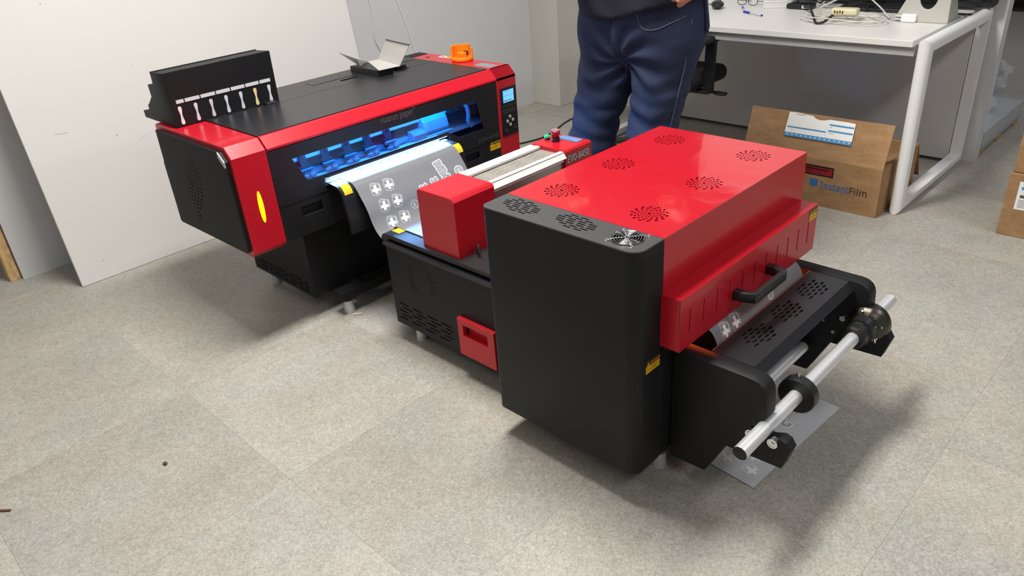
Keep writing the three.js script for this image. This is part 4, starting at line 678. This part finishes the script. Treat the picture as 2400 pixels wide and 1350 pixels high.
// ---------------------------------------------------------------- cartons, pallet, cables, board
{
  const cn = noiseField(1024, [[4, .8], [12, .6], [60, .4, 10], [400, .35]], 29);
  const cardTex = dataTex(1024, i => { const n = cn[i]; return [cl(158 + 22 * n), cl(122 + 20 * n), cl(84 + 16 * n)]; }, true, [1.5, 1.5]);
  const card = std({ map: cardTex, roughness: .8 });
  // big open carton
  const K = thing('open_carton', 'open brown cardboard carton printed InstantFilm under the desk', 'carton', [-.62, 0, -2.2]);
  const x0 = -.862, x1 = -.215, z1 = -1.975, z0 = -2.40, h = .222, t = .006;
  part(K, 'wall', box(x0, x1, 0, h, z1 - t, z1, .002), card); part(K, 'wall', box(x0, x1, 0, h, z0, z0 + t, .002), card);
  part(K, 'wall', box(x0, x0 + t, 0, h, z0 + t, z1 - t), card); part(K, 'wall', box(x1 - t, x1, 0, h, z0 + t, z1 - t), card);
  part(K, 'bottom', box(x0 + t, x1 - t, 0, .006, z0 + t, z1 - t), card);
  const flap = (w, l, mat = card) => { const g = new THREE.BoxGeometry(w, l, .005, 8, 4, 1), p = g.attributes.position; for (let i = 0; i < p.count; i++) { const x = p.getX(i) / w, y = p.getY(i) / l + .5; p.setZ(i, p.getZ(i) + .003 * y * Math.sin(x * 7 + 1) * y); } g.computeVertexNormals(); return g.translate(0, l / 2, 0); };
  const fw = x1 - x0, f1 = part(K, 'front_flap', flap(fw, .186).rotateX(-.30).translate((x0 + x1) / 2, h, z1 - .003), card, 'raised front flap with a shipping label');
  part(K, 'back_flap', flap(fw, .19).rotateX(-2.7).translate((x0 + x1) / 2, h, z0 + .003), card);
  part(K, 'side_flap', flap(z1 - z0 - .02, .14).rotateX(-2.2).rotateY(Math.PI / 2).translate(x1 - .008, h, (z0 + z1) / 2), card);
  part(K, 'side_flap', flap(z1 - z0 - .02, .14).rotateX(2.2).rotateY(Math.PI / 2).translate(x0 + .008, h, (z0 + z1) / 2), card);
  const lab = canvasTex(512, 256, (x, w, hh) => { x.fillStyle = '#f3f3f1'; x.fillRect(0, 0, w, hh); x.fillStyle = '#4f93c4'; x.fillRect(14, 150, 296, 16); x.fillRect(325, 20, 180, 8); x.fillRect(325, 70, 180, 18); x.fillRect(325, 132, 180, 18); x.fillRect(0, 216, w, 40); x.fillStyle = '#cfe2ee'; for (let k = 0; k < 14; k++) x.fillRect(18 + k * 36, 228, 16, 10); x.fillStyle = '#9a9a98'; x.fillRect(60, 16, 70, 8); x.fillRect(330, 102, 20, 5); x.fillRect(330, 164, 40, 5); x.fillRect(40, 178, 16, 4); x.fillStyle = '#dcdcda'; x.fillRect(312, 10, 3, 200); });
  const torn = [[0, 0], [.308, 0], [.306, .094], [.27, .096], [.235, .097], [.20, .0985], [.17, .090], [.148, .088], [.13, .092], [.115, .102], [.08, .104], [.04, .107], [.004, .106]];
  const lg = plate(torn, [], .0008, [0, 0, 0], 'side'); { const p = lg.attributes.position, u = lg.attributes.uv; for (let i = 0; i < p.count; i++) u.setXY(i, p.getX(i) / .308, p.getY(i) / .108); } lg.translate(-.678 - (x0 + x1) / 2, .076, .0085); lg.rotateX(-.30).translate((x0 + x1) / 2, h, z1 - .003);
  part(f1, 'shipping_label', lg, std({ map: lab, roughness: .5 }));
  part(K, 'print_instant', lettering('Instant', sans, .128, .034, .0006, [-.473, .086, z1], 'side'), std({ color: lin(.045, .13, .30), roughness: .7 }));
  part(K, 'print_film', lettering('Film', sansR, .075, .034, .0006, [-.341, .086, z1], 'side'), std({ color: lin(.02, .018, .018), roughness: .7 }));
  part(K, 'print_square', plate(rrect(-.523, -.487, .092, .126, .004), [], .0006, [0, 0, z1], 'side'), std({ color: lin(.03, .14, .38), roughness: .7 }));
  const pouch = canvasTex(256, 96, (x, w, hh) => { x.fillStyle = '#0d0a0a'; x.fillRect(0, 0, w, hh); x.fillStyle = '#8f1420'; x.fillRect(8, 14, w - 16, hh - 26); x.fillStyle = '#1a0709'; x.fillRect(40, 28, 180, 14); x.fillRect(40, 54, 80, 7); });
  part(K, 'document_pouch', decal(.180, .046, [-.601, .144, z1], 'side', .0012), std({ map: pouch, roughness: .25 }));
  // cartons at the right edge
  const K2 = thing('sealed_carton', 'brown carton with a colour chart sticker near the desk', 'carton', [.47, 0, -2.3]);
  part(K2, 'body', box(.222, .72, 0, .262, -2.45, -2.095, .004), card);
  part(K2, 'tape', box(.221, .32, .2615, .2626, -2.30, -2.25), std({ color: lin(.5, .42, .28), roughness: .25 }));
  const chart = canvasTex(256, 256, (x, w, hh) => { x.fillStyle = '#efeeea'; x.fillRect(0, 0, w, hh); x.fillStyle = '#333'; x.fillRect(30, 14, 190, 14); const c = ['#1d9ad6', '#c2276f', '#e8c21c', '#f0e9df', '#e4cf6a', '#d83c2c', '#555', '#888', '#d8791c']; c.forEach((q, i) => { x.fillStyle = q; x.fillRect(24 + (i % 3) * 72, 44 + (i / 3 | 0) * 38, 46, 28); }); x.fillStyle = '#444'; for (let k = 0; k < 5; k++) x.fillRect(20, 166 + k * 16, 210, 5); });
  part(K2, 'colour_sticker', decal(.115, .115, [.262, .118, -2.0952], 'side', .0008), std({ map: chart, roughness: .5 }));
  const K3 = thing('top_carton', 'brown carton stacked on the carton with colour chart', 'carton', [.47, .265, -2.3]);
  part(K3, 'body', box(.228, .70, .2635, .52, -2.44, -2.105, .004), card);
  part(K3, 'tape', box(.40, .46, .5195, .5206, -2.44, -2.10), std({ color: lin(.5, .42, .28), roughness: .25 }));
  // pallet with wrapped boards behind the partition
  const P = thing('wrapped_pallet', 'pallet of white boards wrapped in clear stretch film behind the desk', 'pallet', [-.55, 0, -3.35]);
  const wood = std({ color: lin(.42, .27, .10), roughness: .8 });
  for (const z of [-3.04, -3.35, -3.66]) part(P, 'runner', box(-1.0, -.10, 0, .028, z - .04, z + .04, .002), wood);
  part(P, 'edge_board', box(-.16, -.10, .028, .045, -3.72, -3.02, .002), wood); part(P, 'edge_board', box(-1.0, -.94, .028, .045, -3.72, -3.02, .002), wood);
  for (let k = 0; k < 4; k++) part(P, 'white_board', box(-1.0, -.10, .046 + k * .021, .0655 + k * .021, -3.72, -3.02, .002), M.whiteMatt);
  const wn = noiseField(512, [[10, 1], [26, .8], [60, .6]], 301), wb = dataTex(512, i => { const v = cl(128 + 120 * Math.abs(((wn[i] * 3 + 5) % 1) - .5)); return [v, v, v]; }, false, [2, 2]);
  const wrapM = phy({ color: lin(.9, .92, .95), roughness: .12, transmission: .6, thickness: 0, bumpMap: wb, bumpScale: .006 });
  part(P, 'stretch_film', [box(-1.004, -.095, .03, .134, -3.726, -3.014, .006, 3)], wrapM, 'clear creased stretch film');
  { const g = new THREE.PlaneGeometry(.30, .36, 34, 40), p = g.attributes.position; for (let i = 0; i < p.count; i++) { const x = p.getX(i), y = p.getY(i); p.setZ(i, .024 * Math.sin(x * 46 + y * 19) + .020 * Math.sin(y * 61 - x * 34) + .012 * Math.sin(x * 90 + y * 70)); } g.computeVertexNormals(); part(P, 'film_bundle', g.rotateX(-.75).translate(-.30, .22, -3.42), wrapM); }
  // far hall: dark shelving
  const R = thing('storage_rack', 'dark steel storage rack standing far back in the hall', 'rack', [-.8, 0, -7.3]);
  const dk = std({ color: lin(.02, .022, .03), roughness: .5 });
  for (const x of [-2.9, -1.5, -.1, 1.3]) part(R, 'upright', box(x - .04, x + .04, 0, 2.4, -7.34, -7.26, .004), dk);
  for (const y of [.16, .62, 1.2, 1.8]) part(R, 'shelf', box(-2.9, 1.3, y, y + .06, -7.75, -7.25, .004), dk);
  part(R, 'back_sheet', box(-2.9, 1.3, .1, 2.4, -7.80, -7.78), std({ color: lin(.012, .013, .022), roughness: .7 }));
  // leaning white board, wall cables, floor cable, specks
  const th = Math.atan(.125), bl = 2.38, bmN = noiseField(1024, [[3, 1], [8, .5], [120, .1]], 43);
  const marks = []; for (let k = 0; k < 26; k++) marks.push([rr(.05, .95), rr(.02, .8), rr(1, 3.4), rr(.5, 1.4)]);
  const bTex = canvasTex(2048, 2048, (x, w, hh) => { x.fillStyle = '#dbd8d6'; x.fillRect(0, 0, w, hh);
    x.fillStyle = '#8d8a86'; for (const [u, v, r, e] of marks) { x.beginPath(); x.ellipse(u * w, (1 - v) * hh, r * e, r, u * 6, 0, 7); x.fill(); }
    x.strokeStyle = 'rgba(150,146,140,.8)'; x.lineWidth = 2; x.beginPath(); x.moveTo(150, 1500); x.quadraticCurveTo(175, 1508, 215, 1506); x.stroke();
    x.strokeStyle = 'rgba(185,180,175,.6)'; x.beginPath(); x.moveTo(520, 1600); x.quadraticCurveTo(640, 1560, 760, 1580); x.stroke(); });
  const bg = new THREE.BoxGeometry(1.646, bl, .016).rotateY(Math.PI / 2).translate(-.008, bl / 2, 0).rotateZ(th).translate(-2.566, 0.002, -.267);
  single('leaning_board', 'large white board with nail marks leaning on the grey wall', 'board', bg, std({ map: bTex, roughness: .55 }));
  single('wall_cable', 'thin white cable hanging on the wall next to the board edge', 'cable', tube([[-2.877, 2.2, -1.36], [-2.878, 1.3, -1.33], [-2.880, .95, -1.352], [-2.880, .88, -1.376], [-2.880, .79, -1.379], [-2.880, .72, -1.375], [-2.880, .66, -1.378], [-2.879, .60, -1.404], [-2.878, .40, -1.47], [-2.86, .006, -1.50]], .005, 80, 6), M.cableWhite);
  single('wall_cable', 'straight white cable hanging slantwise on bare grey wall', 'cable', tube([[-2.877, 2.2, -1.10], [-2.878, 1.4, -1.38], [-2.880, .853, -1.568], [-2.880, .742, -1.605], [-2.880, .653, -1.629], [-2.879, .549, -1.657], [-2.87, .2, -1.72], [-2.85, .006, -1.74]], .0055, 60, 6), std({ color: lin(.75, .75, .74), roughness: .4 }));
  single('floor_cable', 'black cable lying on the floor between printer and man', 'cable', tube([[-2.38, .006, -2.62], [-2.349, .0055, -2.396], [-2.288, .0055, -2.217], [-2.258, .0055, -2.062], [-2.28, .0055, -1.95], [-2.33, .0055, -1.80], [-2.30, .006, -1.5]], .005, 60, 6), M.cable);
  single('wood_chip', 'pale splinter of wood on the floor by printer foot', 'debris', new RoundedBoxGeometry(.034, .006, .008, 2, .002).rotateY(.9).translate(-1.390, .0032, -.046), std({ color: lin(.62, .55, .42), roughness: .8 }));
  single('dark_crumb', 'small dark crumb alone on the open floor', 'debris', ball([-1.13, .003, .822], .0065, 1.4, .5, 1, 8), std({ color: lin(.05, .05, .045), roughness: .9 }));
  single('bark_sliver', 'brown sliver on the floor far from the machines', 'debris', new RoundedBoxGeometry(.05, .004, .008, 2, .0015).rotateY(.75).translate(-1.30, .0022, 1.205), std({ color: lin(.10, .04, .025), roughness: .9 }));
}
renderer.render(scene, camera);
